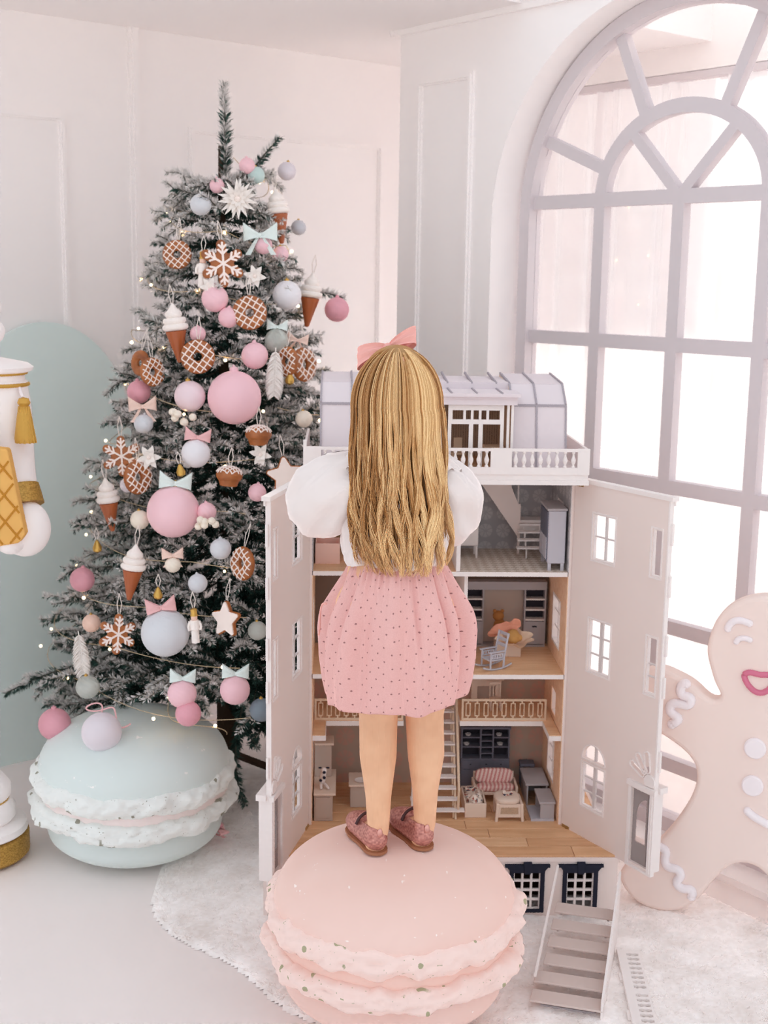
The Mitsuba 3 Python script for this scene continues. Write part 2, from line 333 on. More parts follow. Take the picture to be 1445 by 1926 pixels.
# ---------------------------------------------------------------- toy soldier at the left edge
prin('white_plaster', (240, 234, 232), .55, spec=.3)
def gold_col(p, n, uv):
    return mix(lin((150, 108, 40)), lin((206, 164, 84)), noise(p.x * 300, p.y * 300, p.z * 300))
prin('gold_glitter', proc(gold_col), .45, metal=.5)
prin('gold_paint', (196, 150, 62), .45, metal=.2)
matte('waffle_tan', (226, 176, 104)); matte('waffle_line', (186, 128, 52))
ts = thing('toy_soldier', 'white and gold toy soldier statue holding a waffle cone at the left wall', 'statue')
cx, cy = -1.02, 3.24
for sx in (-.145, .058):
    part(ts, 'boot', move(lathe([(0, .1), (.085, .1), (.098, .115), (.098, .14), (.085, .16), (.078, .162), (.088, .175), (.088, .2), (.07, .225), (.05, .235), (.04, .62), (0, .62)], 40), cx + sx, cy, 0), 'white_plaster', smooth=40)
    part(ts, 'base_disc', move(lathe([(0, .068), (.115, .068), (.128, .078), (.126, .095), (.1, .104), (0, .104)], 48), cx + sx, cy, 0), 'white_plaster', smooth=40)
    part(ts, 'gold_band', move(lathe([(0, .006), (.122, .006), (.131, .015), (.131, .066), (.122, .072), (0, .072)], 48), cx + sx, cy, 0), 'gold_glitter', smooth=40)
    part(ts, 'boot_band', move(lathe([(.06, .16), (.081, .158), (.082, .165), (.06, .168)], 40), cx + sx, cy, 0), 'gold_paint', smooth=40)
part(ts, 'coat', move(lathe([(0, .6), (.105, .6), (.108, .64), (.11, .9), (.15, 1.25), (.15, 1.32), (.06, 1.35), (0, 1.35)], 48), cx, cy, 0), 'white_plaster', smooth=40)
part(ts, 'head', move(lathe([(0, 1.33), (.07, 1.34), (.10, 1.40), (.105, 1.5), (.10, 1.56), (.11, 1.57), (.11, 1.76), (.1, 1.78), (0, 1.78)], 48), cx, cy, 0), 'white_plaster', smooth=40)
part(ts, 'beard', cat(*[ellipsoid((cx + .13 * math.sin(a) * f, cy - .12 * math.cos(a) * f, z), (.03, .03, .03), 2) for z, f in ((1.46, 1.15), (1.40, 1.2), (1.355, 1.05)) for a in np.linspace(-1.2, 1.45, 8)]), 'white_plaster', smooth=True)
for s in (1, -1):
    def P_(x, y, z): return np.array([cx + s * (x - cx), y, z])
    sh = cx + .205 if s == 1 else 0
    arm = [(-.862, 3.24, 1.27), (-.846, 3.24, 1.2), (-.838, 3.235, 1.1), (-.825, 3.21, 1.03), (-.815, 3.19, .985)]
    ap = spline([P_(*a) for a in arm], 20)
    part(ts, 'sleeve', tube(ap, np.interp(np.linspace(0, 1, 20), [0, .1, 1], [.066, .067, .054]), 20), 'white_plaster', smooth=40)
    part(ts, 'epaulette', move(lathe([(0, 1.262), (.082, 1.262), (.088, 1.268), (.082, 1.276), (.076, 1.281), (.076, 1.296), (.095, 1.303), (.098, 1.312), (.085, 1.322), (0, 1.34)], 40), P_(-.872, 0, 0)[0], 3.24, 0), 'white_plaster', smooth=40)
    for z in (1.269, 1.298):
        part(ts, 'gold_cord', move(trimesh.creation.torus(.0835 if z < 1.29 else .079, .005, 40, 8), P_(-.872, 0, 0)[0], 3.24, z), 'gold_paint', smooth=True)
    part(ts, 'cuff', tube([P_(-.822, 3.2, 1.012), P_(-.81, 3.185, .965)], [.062, .066], 24), 'gold_glitter', smooth=40)
    part(ts, 'mitten', cat(ellipsoid(P_(-.79, 3.165, .915), (.064, .055, .072), 3), ellipsoid(P_(-.815, 3.12, .888), (.034, .034, .03), 3)), 'white_plaster', smooth=True)
    tz = [move(lathe([(0, 0), (.012, -.003), (.016, -.014), (.011, -.022), (.017, -.04), (.026, -.1), (.025, -.112), (0, -.11)], 24), *P_(-.782, 3.17, 1.243))]
    tz += [tube([P_(-.782 + .012 * math.cos(a), 3.17 + .012 * math.sin(a), 1.22), P_(-.780 + .025 * math.cos(a), 3.17 + .025 * math.sin(a), 1.13)], .0025, 5) for a in np.linspace(0, 6.28, 14)]
    part(ts, 'tassel', cat(*tz), 'gold_paint', smooth=40)
    part(ts, 'tassel_cord', tube([P_(-.80, 3.2, 1.266), P_(-.785, 3.172, 1.242)], .004, 6), 'icing_white')
wf = thing('waffle_cone', 'flat tan waffle cone with criss-cross lines in the soldier statue hand', 'waffle cone')
wp = Polygon([(-.155, .262), (.035, .242), (.069, .037), (.055, .018), (-.16, -.02)]).buffer(.004)
WO, WU, WN = np.array([-.842, 3.115, .880]), np.array([1., 0, 0]), np.array([0, -1., 0])
part(wf, 'body', frame(rounded_extr(wp, .035, .004, 120, 3), WO, WU, Z3, WN), 'waffle_tan', smooth=40)
ls = []
for k in range(-9, 10):
    for sl in (1.25, -1.25):
        ln = LineString([(-.5, -.5 * sl + k * .066 + .1), (.5, .5 * sl + k * .066 + .1)]).intersection(wp.buffer(-.003))
        if ln.length > .01: ls.append(ln.buffer(.0022, cap_style=2))
part(wf, 'waffle_lines', frame(extr(unary_union(ls), .0375), WO, WU, Z3, WN), 'waffle_line')
# ---------------------------------------------------------------- dollhouse
def wood_col(a, b, s=1.):
    def f(p, n, uv):
        g = fbm(p.x * 14 * s, p.y * 110 * s, p.z * 110 * s, 3)
        return mix(lin(a), lin(b), dr.clip(g * 1.6 - .3, 0, 1))
    return f
def medallion(bg, fg, s):
    def f(p, n, uv):
        u, v = p.x * s + p.y * s, p.z * s
        fu, fv = u - dr.floor(u) - .5, v - dr.floor(v) - .5
        r = dr.sqrt(fu * fu + fv * fv); a = dr.atan2(fv, fu)
        pet = .5 + .5 * dr.cos(a * 8)
        m = smoothstep(.42, .36, r) * (.35 + .65 * smoothstep(.3, .7, pet * smoothstep(.05, .2, r) + .5 * noise(u * 9, v * 9)))
        return mix(lin(bg), lin(fg), m * .9)
    return f
def check(p, n, uv):
    u, v = (p.x + p.y) * 42, (p.x - p.y) * 42
    k = (dr.floor(u) + dr.floor(v)); t = k - 2 * dr.floor(k / 2)
    return mix(lin((196, 181, 166)), lin((222, 211, 200)), t)
matte('house_paint', (233, 219, 213)); matte('house_white', (236, 229, 226)); matte('house_trim', (212, 205, 203)); matte('house_gray', (180, 173, 176))
matte('roof_lilac', (226, 216, 219)); matte('roof_batten', (172, 165, 171)); matte('stair_paint', (210, 194, 187)); matte('navy_trim', (46, 48, 60)); matte('dark_inside', (52, 40, 34))
matte('door_gray', (158, 148, 146)); matte('glass_cream', (244, 242, 238))
prin('brass', (176, 142, 92), .4, metal=.6)
for k, (a, b) in enumerate((((222, 180, 140), (204, 158, 116)), ((228, 190, 152), (210, 166, 126)), ((214, 170, 130), (196, 148, 108)))):
    prin(f'plank_wood_{k}', proc(wood_col(a, b)), .45, spec=.3)
prin('wall_wood', proc(wood_col((234, 200, 170), (220, 178, 144), .7)), .5, spec=.2)
prin('pale_wood', (222, 198, 172), .55, spec=.2); matte('brown_wall', (128, 108, 96))
def stripes(p, n, uv):
    t = p.x * 160; t = t - dr.floor(t)
    return mix(lin((206, 186, 166)), lin((150, 130, 112)), smoothstep(.7, .85, t))
matte('stripe_panelling', proc(stripes))
matte('wallpaper_gray', proc(medallion((170, 168, 170), (196, 193, 193), 21.)))
matte('wallpaper_rose', proc(medallion((186, 164, 148), (200, 158, 142), 15.)))
matte('tile_floor', proc(check))
H = thing('dollhouse', 'tall open dollhouse with mansard roof and furnished floors in front of the girl', 'dollhouse')
X0, X1, YF, YB = -.066, .566, 3.07, 3.36
Z0, ZM, Z2, Z3_, ZA = .165, .406, .567, .832, 1.065
def hp(name, m, mat, smooth=False, label=None): return part(H, name, m, mat, smooth, label)
# base with two lattice windows
BX0, BX1, BY = -.18, .685, 2.89
wins = [(.414, .512), (.545, .643)]
def hole(a, b): return sbox(a + .016, .026, b - .016, .124)
facade = sbox(BX0, .004, BX1, .152).difference(unary_union([hole(a, b) for a, b in wins]))
def front(m, y, x=0): return frame(m, [x, y, 0], [1, 0, 0], [0, 0, 1], [0, -1, 0])   # (u=x, v=z, w toward camera)
hp('base', cat(front(extr(facade, .008), BY + .008), box(BX0, BX0 + .008, BY, YB, .004, .152), box(BX1 - .008, BX1, BY, YB, .004, .152), box(BX0, BX1, YB - .008, YB, .004, .152), box(BX0 - .002, BX1 + .003, BY - .003, YB, .150, .160), box(BX0, BX1, BY - .004, BY + .004, .004, .010)), 'house_paint')
hp('base_interior', box(BX0 + .012, BX1 - .012, BY + .10, BY + .104, .006, .148), 'dark_inside')
for a, b in wins:
    w = part(H, 'base_window', front(extr(cat_poly := sbox(a + .006, .018, b - .006, .128).difference(hole(a, b)), .005), BY), 'navy_trim', label='navy framed lattice window')
    lintel = Polygon([(a - .004, .142), (a + .010, .124), (b - .010, .124), (b + .004, .142)])
    part(w, 'lintel', front(extr(unary_union([lintel, sbox(a - .006, .138, b + .006, .144)]), .009), BY), 'navy_trim')
    c = (a + b) / 2
    part(w, 'keystone', front(extr(Polygon([(c - .010, .151), (c + .010, .151), (c + .007, .122), (c - .007, .122)]), .012), BY), 'navy_trim')
    h = hole(a, b); x0, z0, x1, z1 = h.bounds
    lat = unary_union([sbox(x0 + (x1 - x0) * i / 3 - .0028, z0, x0 + (x1 - x0) * i / 3 + .0028, z1) for i in range(4)] + [sbox(x0, z0 + (z1 - z0) * i / 4 - .0028, x1, z0 + (z1 - z0) * i / 4 + .0028) for i in range(5)]).intersection(h)
    part(w, 'lattice', front(extr(lat, .006), BY + .007), 'house_white')
# ground floor planks
ys = np.linspace(BY + .002, YB - .01, 10)
for r in range(9):
    x = BX0 + .008; off = (.0, .16, .07)[r % 3] + rnd.uniform(-.02, .02)
    cuts = [BX0 + .008] + [c for c in np.arange(BX0 + off, BX1, .255) if BX0 + .05 < c < BX1 - .05] + [BX1 - .006]
    for a, b in zip(cuts, cuts[1:]):
        hp('floor_plank', box(a + .0006, b - .0006, ys[r] + .0006, ys[r + 1] - .0006, .160, Z0, .0008), f'plank_wood_{rnd.randrange(3)}')
# side walls with windows, back walls, dividers, storeys
def side(x, t, openings, z0=Z0, z1=ZA):
    p = sbox(YF, z0, YB, z1).difference(unary_union([sbox(*o) for o in openings]))
    return frame(extr(p, t), [x, 0, 0], [0, 1, 0], [0, 0, 1], [1, 0, 0])
SO = [(3.15, .605, 3.265, .735), (3.16, .24, 3.26, .355), (3.16, .88, 3.25, .99), (3.17, .42, 3.235, .485)]
for x, inn_, nm in ((X1 + .002, X1, 'right'), (X0 - .014, X0 - .002, 'left')):
    hp('side_wall', side(x, .012, SO), 'house_paint')
    for z0, z1, m in ((Z0, ZM, 'wall_wood'), (ZM, Z2 - .013, 'wall_wood'), (Z2, Z3_ - .012, 'wall_wood'), (Z3_, ZA, 'wallpaper_gray')):
        hp('wall_lining', side(inn_, .002, SO, z0, z1), m)
    for y0, z0, y1, z1 in SO[:3]:
        w = part(H, 'side_window', frame(extr(sbox(y0, z0, y1, z1).difference(sbox(y0 + .006, z0 + .006, y1 - .006, z1 - .006)), .016), [x - .003, 0, 0], [0, 1, 0], [0, 0, 1], [1, 0, 0]), 'house_white')
        ym = (y0 + y1) / 2
        part(w, 'bars', frame(extr(unary_union([sbox(ym - .0035, z0, ym + .0035, z1)] + [sbox(y0, z0 + (z1 - z0) * k / 3 - .0016, y1, z0 + (z1 - z0) * k / 3 + .0016) for k in (1, 2)]), .004), [x + .003, 0, 0], [0, 1, 0], [0, 0, 1], [1, 0, 0]), 'house_white')
for z0, z1, m in ((Z0, ZM - .015, 'wallpaper_rose'), (ZM, Z2 - .013, 'wallpaper_rose'), (Z2, Z3_ - .012, 'brown_wall'), (Z3_, ZA, 'wallpaper_gray')):
    hp('back_wall', box(X0, X1, YB - .012, YB - .009, z0, z1), m)
hp('back_panel', box(X0 - .014, X1 + .014, YB - .009, YB + .001, Z0, ZA), 'house_paint')
hp('divider', box(.288, .298, YF + .002, YB - .012, Z3_, ZA), 'house_white'); hp('divider', box(.312, .321, YF + .03, YB - .012, Z2, Z3_ - .012), 'house_white')
for z, m, nm in ((Z3_, 'tile_floor', 'upper'), (Z2, 'plank_wood_1', 'middle')):
    f_ = part(H, 'storey_floor', box(X0, X1, YF, YB - .012, z - .012, z - .001), 'house_white')
    if nm == 'upper':
        part(f_, 'tiles', box(.298, X1, YF + .002, YB - .012, z - .001, z), 'tile_floor'); part(f_, 'boards', box(X0, .288, YF + .002, YB - .012, z - .001, z), 'plank_wood_1')
    else: part(f_, 'boards', box(X0, X1, YF + .002, YB - .012, z - .001, z), 'plank_wood_1')
YM = 3.18
mz = unary_union([sbox(X0, YM, .17, YB - .012), sbox(.318, YM, X1, YB - .012), sbox(X0, YF, -.032, YM), sbox(.535, YF, X1, YM)])
for g in mz.geoms:
    mf = part(H, 'mezzanine', move(extr(g, .013), z=ZM - .015), 'house_white'); part(mf, 'boards', move(extr(g.buffer(-.0012), .002), z=ZM - .002), 'plank_wood_1')
def fret_rail(x0, x1, y, z0, h, name='mezzanine_railing'):
    R = part(H, name, cat(box(x0, x1, y, y + .004, z0, z0 + .006), box(x0, x1, y, y + .004, z0 + h - .006, z0 + h), box(x0, x0 + .005, y, y + .004, z0, z0 + h), box(x1 - .005, x1, y, y + .004, z0, z0 + h)), 'pale_wood')
    n = max(2, int(round((x1 - x0 - .01) / .0225))); s = (x1 - x0 - .01) / n
    for i in range(n):
        c = x0 + .005 + (i + .5) * s; q = sbox(c - .0065, z0 + .011, c + .0065, z0 + h - .011); a = q.difference(q.buffer(-.0024))
        a = unary_union([a, sbox(c - .002, z0 + .005, c + .002, z0 + .012), sbox(c - .002, z0 + h - .012, c + .002, z0 + h - .005)])
        part(R, 'baluster', front(extr(a, .0035), y + .0038), 'pale_wood')
    return R
fret_rail(.322, .545, YM + .002, ZM, .058); fret_rail(X0 + .003, .169, YM + .002, ZM, .058)
# inner stairs from the ground floor to the mezzanine
st = part(H, 'inner_stairs', cat(*[frame(extr(Polygon([(3.10, .166), (3.115, .166), (3.265, .415), (3.25, .415)]), .005), [x, 0, 0], [0, 1, 0], [0, 0, 1], [1, 0, 0]) for x in (.196, .303)]), 'pale_wood')
for k in range(10):
    w = .02 if k == 0 else .008 if k == 1 else 0
    part(st, 'tread', box(.196 - w, .308 + w, 3.098 + .0155 * k, 3.120 + .0155 * k, .186 + .0245 * k, .190 + .0245 * k), 'house_white')
for x in (.204, .300): part(st, 'riser_post', cat(*[box(x - .002, x + .002, 3.108 + .0155 * k, 3.112 + .0155 * k, .166 + .0245 * k, .187 + .0245 * k) for k in range(10)]), 'pale_wood')
part(st, 'handrail', tube([(.192, 3.11, .2), (.192, 3.10, .255), (.192, 3.25, .49)], .003, 6), 'house_white')
part(st, 'handrail', tube([(.312, 3.11, .18), (.312, 3.10, .245), (.312, 3.25, .49)], .0035, 6), 'pale_wood')
# attic stairs in the top room
sa = part(H, 'attic_stairs', front(extr(Polygon([(.335, ZA), (.425, ZA), (.470, .958), (.472, .872)]), .006), 3.29), 'house_paint')
part(sa, 'newel', box(.468, .474, 3.284, 3.292, Z3_, .965), 'house_paint')
for k in range(3): part(sa, 'rail_post', box(.425 + .02 * k, .429 + .02 * k, 3.286, 3.29, .955, ZA), 'house_trim')
part(sa, 'landing', box(.472, .545, 3.29, 3.345, .915, .921), 'house_white'); part(sa, 'riser', box(.472, .545, 3.288, 3.291, .892, .921), 'house_white')
for k in range(4):
    z = .858 + .0175 * k
    part(sa, 'tread', box(.458 + .004 * k, .532, 3.215 + .018 * k, 3.239 + .018 * k, z, z + .004), 'house_white'); part(sa, 'post', cat(box(.482, .486, 3.224 + .018 * k, 3.228 + .018 * k, z - .02 if k else Z3_, z), box(.524, .528, 3.224 + .018 * k, 3.228 + .018 * k, z - .02 if k else Z3_, z)), 'house_white')
# attic deck and balustrade
AX0, AX1, AY = -.088, .591, 2.98
hp('attic_deck', cat(box(AX0, AX1, AY, YB + .01, ZA, 1.076), box(AX0 + .002, AX1 - .002, AY + .003, YB + .008, 1.076, 1.090)), 'house_white')
bl = part(H, 'balustrade', cat(box(AX0, AX1, AY, AY + .006, 1.090, 1.107), box(AX0, AX1, AY, AY + .006, 1.145, 1.152)), 'house_white')
posts = [(AX0, -.046), (.124, .150), (.355, .405), (.562, AX1)]
for a, b in posts: part(bl, 'post', box(a, b, AY - .0006, AY + .0066, 1.090, 1.1525), 'house_white')
prof = [(0, 1.106), (.0045, 1.107), (.0045, 1.110), (.0025, 1.113), (.0055, 1.121), (.0058, 1.126), (.0028, 1.134), (.0022, 1.139), (.0045, 1.142), (.0045, 1.146), (0, 1.1465)]
bmesh = lathe(prof, 8)
for (a0, a), (b, b1) in zip(posts, posts[1:]):
    n = int((b - a) / .0178)
    for i in range(n): part(bl, 'baluster', move(bmesh, a + (b - a) * (i + .5) / n, AY + .003, 0), 'house_white', smooth=40)
for x in (AX0, AX1 - .006): part(bl, 'side_panel', box(x, x + .006, AY + .006, YB, 1.09, 1.15), 'house_white')
for x in (AX0,): part(bl, 'end_post', box(x, x + .008, AY, AY + .008, 1.152, 1.168), 'house_white')
# mansard roof
RP = [(3.03, 1.09), (3.058, 1.247), (3.12, 1.291), (3.31, 1.302), (3.36, 1.09)]
rf = part(H, 'roof', cat(*[frame(extr(Polygon(RP).difference(Polygon([(y + (.006 if y < 3.2 else -.006), max(z - .006, 1.09)) for y, z in RP]).buffer(0)), b - a), [a, 0, 0], [0, 1, 0], [0, 0, 1], [1, 0, 0]) for a, b in ((-.046, .098), (.412, .542))], box(.098, .412, 3.12, 3.32, 1.286, 1.296)), 'roof_lilac')
for x in (-.049, .542): part(rf, 'gable', frame(extr(Polygon(RP), .003), [x, 0, 0], [0, 1, 0], [0, 0, 1], [1, 0, 0]), 'roof_lilac')
for x in (.096, .410): part(rf, 'opening_edge', frame(extr(Polygon(RP), .004), [x, 0, 0], [0, 1, 0], [0, 0, 1], [1, 0, 0]), 'pale_wood')
def slope(a, b, p, q, w=.003):  # a thin slab lying on the roof line p-q between x=a and x=b
    p, q = np.array(p), np.array(q); d = (q - p) / np.linalg.norm(q - p); n = np.array([-d[1], d[0]])
    if n[1] < 0: n = -n
    return frame(extr(Polygon([p, q, q + n * w, p + n * w]), b - a), [a, 0, 0], [0, 1, 0], [0, 0, 1], [1, 0, 0])
cols = [(-.048, .026), (.026, .098), (.412, .471), (.471, .543)]
for a, b in cols:
    for p, q in ((RP[0], RP[1]), (RP[1], RP[2]), (RP[2], RP[3])): part(rf, 'roof_panel', slope(a + .0022, b - .0022, p, q, .0025), 'roof_lilac')
for x in (-.048, .026, .412, .471, .542):
    for p, q in ((RP[0], RP[1]), (RP[1], RP[2]), (RP[2], RP[3])): part(rf, 'batten', slope(x - .0022, x + .0022, p, q, .006), 'roof_batten')
for a, b in ((-.048, .098), (.412, .543)):
    part(rf, 'kink_batten', box(a, b, RP[1][0] - .005, RP[1][0] + .003, RP[1][1] - .003, RP[1][1] + .003), 'roof_batten')
# dormer in the middle of the roof
dm = part(H, 'dormer', cat(box(.092, .418, 3.0, 3.13, 1.266, 1.272), box(.086, .424, 2.992, 3.13, 1.272, 1.280), box(.092, .418, 3.004, 3.01, 1.252, 1.266)), 'roof_lilac')
for x in (.14, .2, .26, .32, .38): part(dm, 'batten', box(x - .002, x + .002, 2.992, 3.31, 1.280, 1.2835) if False else cat(box(x - .002, x + .002, 2.992, 3.13, 1.279, 1.283), slope(x - .002, x + .002, RP[2], RP[3], .006)), 'roof_batten')
for a, b in ((.112, .245), (.255, .388)):
    hs = [sbox(a + .008, 1.098, a + .050, 1.205), sbox(a + .060, 1.098, a + .073, 1.205), sbox(a + .083, 1.098, b - .008, 1.205), sbox(a + .010, 1.216, a + .036, 1.238), sbox(a + .042, 1.216, a + .054, 1.238), sbox(a + .060, 1.216, a + .073, 1.238), sbox(a + .079, 1.216, a + .091, 1.238), sbox(a + .097, 1.216, b - .010, 1.238)]
    part(dm, 'window', front(extr(sbox(a, 1.09, b, 1.252).difference(unary_union(hs)), .007), 3.022), 'house_white')
for x in (.096, .102, .398, .408): part(dm, 'post', box(x - .003, x + .003, 3.012, 3.02, 1.09, 1.266), 'house_white')
hp('roof_riser', box(.098, .412, 3.118, 3.128, 1.270, 1.2925), 'roof_lilac')
hp('attic_back_wall', box(.1, .41, 3.29, 3.293, 1.09, 1.286), 'stripe_panelling')
hp('attic_floor', box(.1, .41, 3.02, 3.29, 1.0895, 1.0905), 'plank_wood_1')
# the two open doors
for side_, hinge_, outer_ in (('r', (.575, 3.065), (.741, 2.786)), ('l', (-.075, 3.065), (-.155, 2.745))):
    h3, o3 = np.array([*hinge_, 0]), np.array([*outer_, 0]); d = (o3 - h3) / np.linalg.norm(o3 - h3)
    nin = np.array([-d[1], d[0], 0]); nin = nin * (-1 if side_ == 'r' else 1)       # towards the inside face
    def od(m, w=0): return frame(m, h3 + nin * w, d, Z3, nin)
    LN = .318
    low = Polygon([(.068, .248), (.149, .248), (.149, .362), (.068, .362)]); arc = Point(.1085, .374).buffer(.0405, 24).intersection(sbox(0, .374, 1, 1))
    rects = [(.07, .880, .148, .994), (.270, .880, .3015, .992), (.07, .600, .148, .733), (.270, .600, .303, .738)]
    fan = [LineString([(.300 + .022 * math.cos(t), .396 + .022 * math.sin(t)), (.300 + .058 * math.cos(t), .396 + .058 * math.sin(t))]).buffer(.0075, 6) for t in np.radians([158, 128, 98])]
    leafhole = unary_union([sbox(.255, .222, .291, .286), shapely.affinity.scale(Point(.294, .286).buffer(1, 24), .039, .052)]).intersection(sbox(.2, .222, .291, .4))
    holes = unary_union([low, arc] + [sbox(*r) for r in rects] + fan + [sbox(.247, .172, .313, .360)])
    D = part(H, 'door', od(extr(sbox(0, .160, LN, 1.062).difference(holes), .010), -.010), 'house_paint')
    part(D, 'edge', od(cat(box(LN, LN + .004, .158, 1.064, -.011, .001), *[box(LN + .004, LN + .010, z, z + .05, -.010, -.004) for z in (.42, .60, .70, .84, .96)]) if True else None), 'house_white')
    part(D, 'cornice', od(cat(box(-.002, LN + .012, 1.062, 1.072, -.018, .003), box(-.002, LN + .006, 1.050, 1.062, -.015, -.010))), 'house_white')
    def window(b, nx, nz, nm='window'):
        x0, z0, x1, z1 = b
        w = part(D, nm, od(cat(extr(sbox(x0 - .004, z0 - .004, x1 + .004, z1 + .004).difference(sbox(x0, z0, x1, z1)), .0015), move(extr(sbox(x0, z0, x1, z1).difference(sbox(x0 + .0035, z0 + .0035, x1 - .0035, z1 - .0035)), .007), z=-.010))), 'house_white')
    for r in rects: window(r, 2, 3)
    window(low.bounds, 2, 3)
    mun = []
    for (x0, z0, x1, z1), nz in ((rects[0], 2), (rects[2], 3), (low.bounds, 3)):
        xm = (x0 + x1) / 2
        mun.append(sbox(xm - .0045 if nz == 3 else xm - .002, z0, xm + .0045 if nz == 3 else xm + .002, z1)); mun += [sbox(x0, z0 + (z1 - z0) * k / nz - .0015, x1, z0 + (z1 - z0) * k / nz + .0015) for k in range(1, nz)]
    mun += [sbox(.1085 - .003, .374, .1085 + .003, .415), sbox(.270, .67, .303, .673), sbox(.270, .64, .303, .643)]
    for g in unary_union(mun).geoms: part(D, 'muntin', od(extr(g, .006), -.012), 'house_trim')
    part(D, 'arch_light', od(move(extr(arc.buffer(.003).difference(arc), .0015), z=0)), 'house_white')
    pl = part(D, 'portal', od(cat(extr(sbox(.238, .160, .325, .372).difference(sbox(.247, .166, .312, .361)), .004), box(.236, .330, .366, .378, -.002, .009), box(.312, .320, .166, .366, -.030, .006), box(.236, .330, .366, .380, -.034, -.010))), 'house_white')
    part(pl, 'leaf', od(extr(sbox(.247, .166, .296, .360).difference(leafhole), .005), -.012), 'door_gray'); part(pl, 'jamb', od(box(.296, .312, .166, .36, -.014, -.009)), 'house_gray')
    part(pl, 'fanlight', od(extr(unary_union([f.buffer(.002).difference(f.buffer(-.0005)) for f in fan] + [Point(.305, .392).buffer(.017, 12).intersection(sbox(0, .380, .325, 1))]), .004)), 'house_white')
    for z in (.162, 1.052): hz_ = part(D, 'hinge', od(box(.004, .030, z, z + .010, .0, .0025)), 'brass')
# ---------------------------------------------------------------- front stairs and the balustrade panel on the rug
SW, SR = np.array([.956, -.292, 0]), np.array([.292, .956, 0]); SO_ = np.array([.424, 2.478, 0])
def on_st(m): return frame(m, SO_, SW, SR, Z3)
fs = thing('porch_stairs', 'detached grey porch stairs with white side boards in front of the dollhouse', 'stairs')
for k in range(6):
    z, y = .026 + .0120 * k, .058 * k
    w = .012 if k < 2 else 0
    part(fs, 'tread', on_st(box(-w, .137 + w * .6, y, y + .047, z, z + .005, .001)), 'stair_paint')
    part(fs, 'post', on_st(cat(*[box(x - .0025, x + .0025, y + .02, y + .025, max(z - .0125, .010), z) for x in (.014, .124)])), 'house_gray')
part(fs, 'bottom_bar', on_st(box(.01, .128, .018, .026, .009, .014)), 'house_gray')
part(fs, 'handrail', on_st(frame(extr(Polygon([(.05, .058), (.395, .150), (.395, .157), (.04, .063)]), .005), [-.010, 0, 0], [0, 1, 0], [0, 0, 1], [1, 0, 0])), 'house_white')
part(fs, 'side_board', on_st(frame(extr(Polygon([(.0, .010), (.36, .010), (.385, .10), (.385, .166), (.35, .160), (.0, .052)]), .005), [.139, 0, 0], [0, 1, 0], [0, 0, 1], [1, 0, 0])), 'house_white')
bp = thing('balustrade_panel', 'loose white baluster strip lying on the rug beside the porch stairs', 'railing panel')
BO, BU = np.array([.653, 2.71, .012]), np.array([-.1, -.995, 0]); BV = np.array([.995, -.1, 0])
sl = []
for i in range(15):
    u = .020 + .0195 * i + (.014 if i > 7 else 0)
    sl.append(unary_union([sbox(u - .0045, .017, u + .0045, .044), Point(u, .024).buffer(.006), Point(u, .037).buffer(.006)]))
part(bp, 'panel', frame(extr(sbox(0, 0, .345, .049).difference(unary_union(sl)), .006), BO, BU, BV, -np.cross(BU, BV) if np.cross(BU, BV)[2] < 0 else np.cross(BU, BV)), 'house_white')
part(bp, 'ledge', frame(box(.0, .345, -.004, .004, 0, .011), BO, BU, BV, np.array([0, 0, 1.])), 'house_white')
for q in (.10, .25): part(bp, 'tab', frame(box(q, q + .03, -.010, -.004, 0, .006), BO, BU, BV, np.array([0, 0, 1.])), 'house_white')
# ---------------------------------------------------------------- the girl
def skin_col(p, n, uv):
    a = fbm(p.x * 30, p.y * 30, p.z * 30, 3)
    return mix(lin((218, 166, 130)), lin((232, 186, 150)), a)
prin('skin', proc(skin_col), .5, spec=.35)
prin('blouse_cotton', (226, 217, 214), .8, spec=.15, sheen=.3)
def dots(p, n, uv):
    u, v = uv.x / .0295, uv.y / .027
    def d(u, v):
        cu, cv = dr.floor(u), dr.floor(v)
        ju, jv = mikit.cell_rand(cu, cv, 3) * .24 - .12, mikit.cell_rand(cu, cv, 5) * .2 - .1
        fu, fv = (u - cu - .5 + ju) * .0295, (v - cv - .5 + jv) * .027
        return dr.sqrt(fu * fu + fv * fv)
    r = dr.minimum(d(u, v), d(u + .5, v + .5))
    weave = noise(uv.x * 900, uv.y * 900) * .12
    return mix(mix(lin((220, 170, 165)), lin((230, 186, 181)), weave * 4), lin((128, 76, 80)), smoothstep(.0021, .0012, r) * .8)
prin('skirt_cloth', proc(dots), .8, spec=.15, sheen=.3)
prin('bow_cloth', (232, 172, 163), .8, spec=.15)
scene['hair_mat'] = two({'type': 'principled', 'base_color': {'type': 'mesh_attribute', 'name': 'vertex_color'}, 'roughness': .42, 'specular': .45})
def shoe_col(p, n, uv):
    a = noise(p.x * 260, p.y * 260, p.z * 260); return mix(lin((150, 84, 76)), lin((208, 146, 134)), a)
prin('shoe_leather', proc(shoe_col), .34, metal=.35, spec=.6); prin('shoe_sole', (150, 96, 66), .6); prin('shoe_lining', (70, 42, 44), .7); prin('buckle_metal', (214, 160, 150), .25, metal=.9)
matte('eye_white', (240, 238, 236)); matte('eye_iris', (70, 90, 110)); matte('lip_rose', (206, 122, 116))
G = thing('person', 'little girl seen from behind with long golden hair, white blouse and pink skirt', 'person')
def sph(p, r): return m3.Manifold.sphere(r, 18).translate([float(x) for x in p])
def bones(chain):
    return m3.Manifold.batch_boolean([m3.Manifold.batch_hull([sph(a, ra), sph(b, rb)]) for (a, ra), (b, rb) in zip(chain, chain[1:])], m3.OpType.Add)
def to_tm(M):
    m = M.to_mesh(); return trimesh.Trimesh(np.array(m.vert_properties[:, :3]), np.array(m.tri_verts), process=True)
GX, GY = .112, 2.507
legs = []
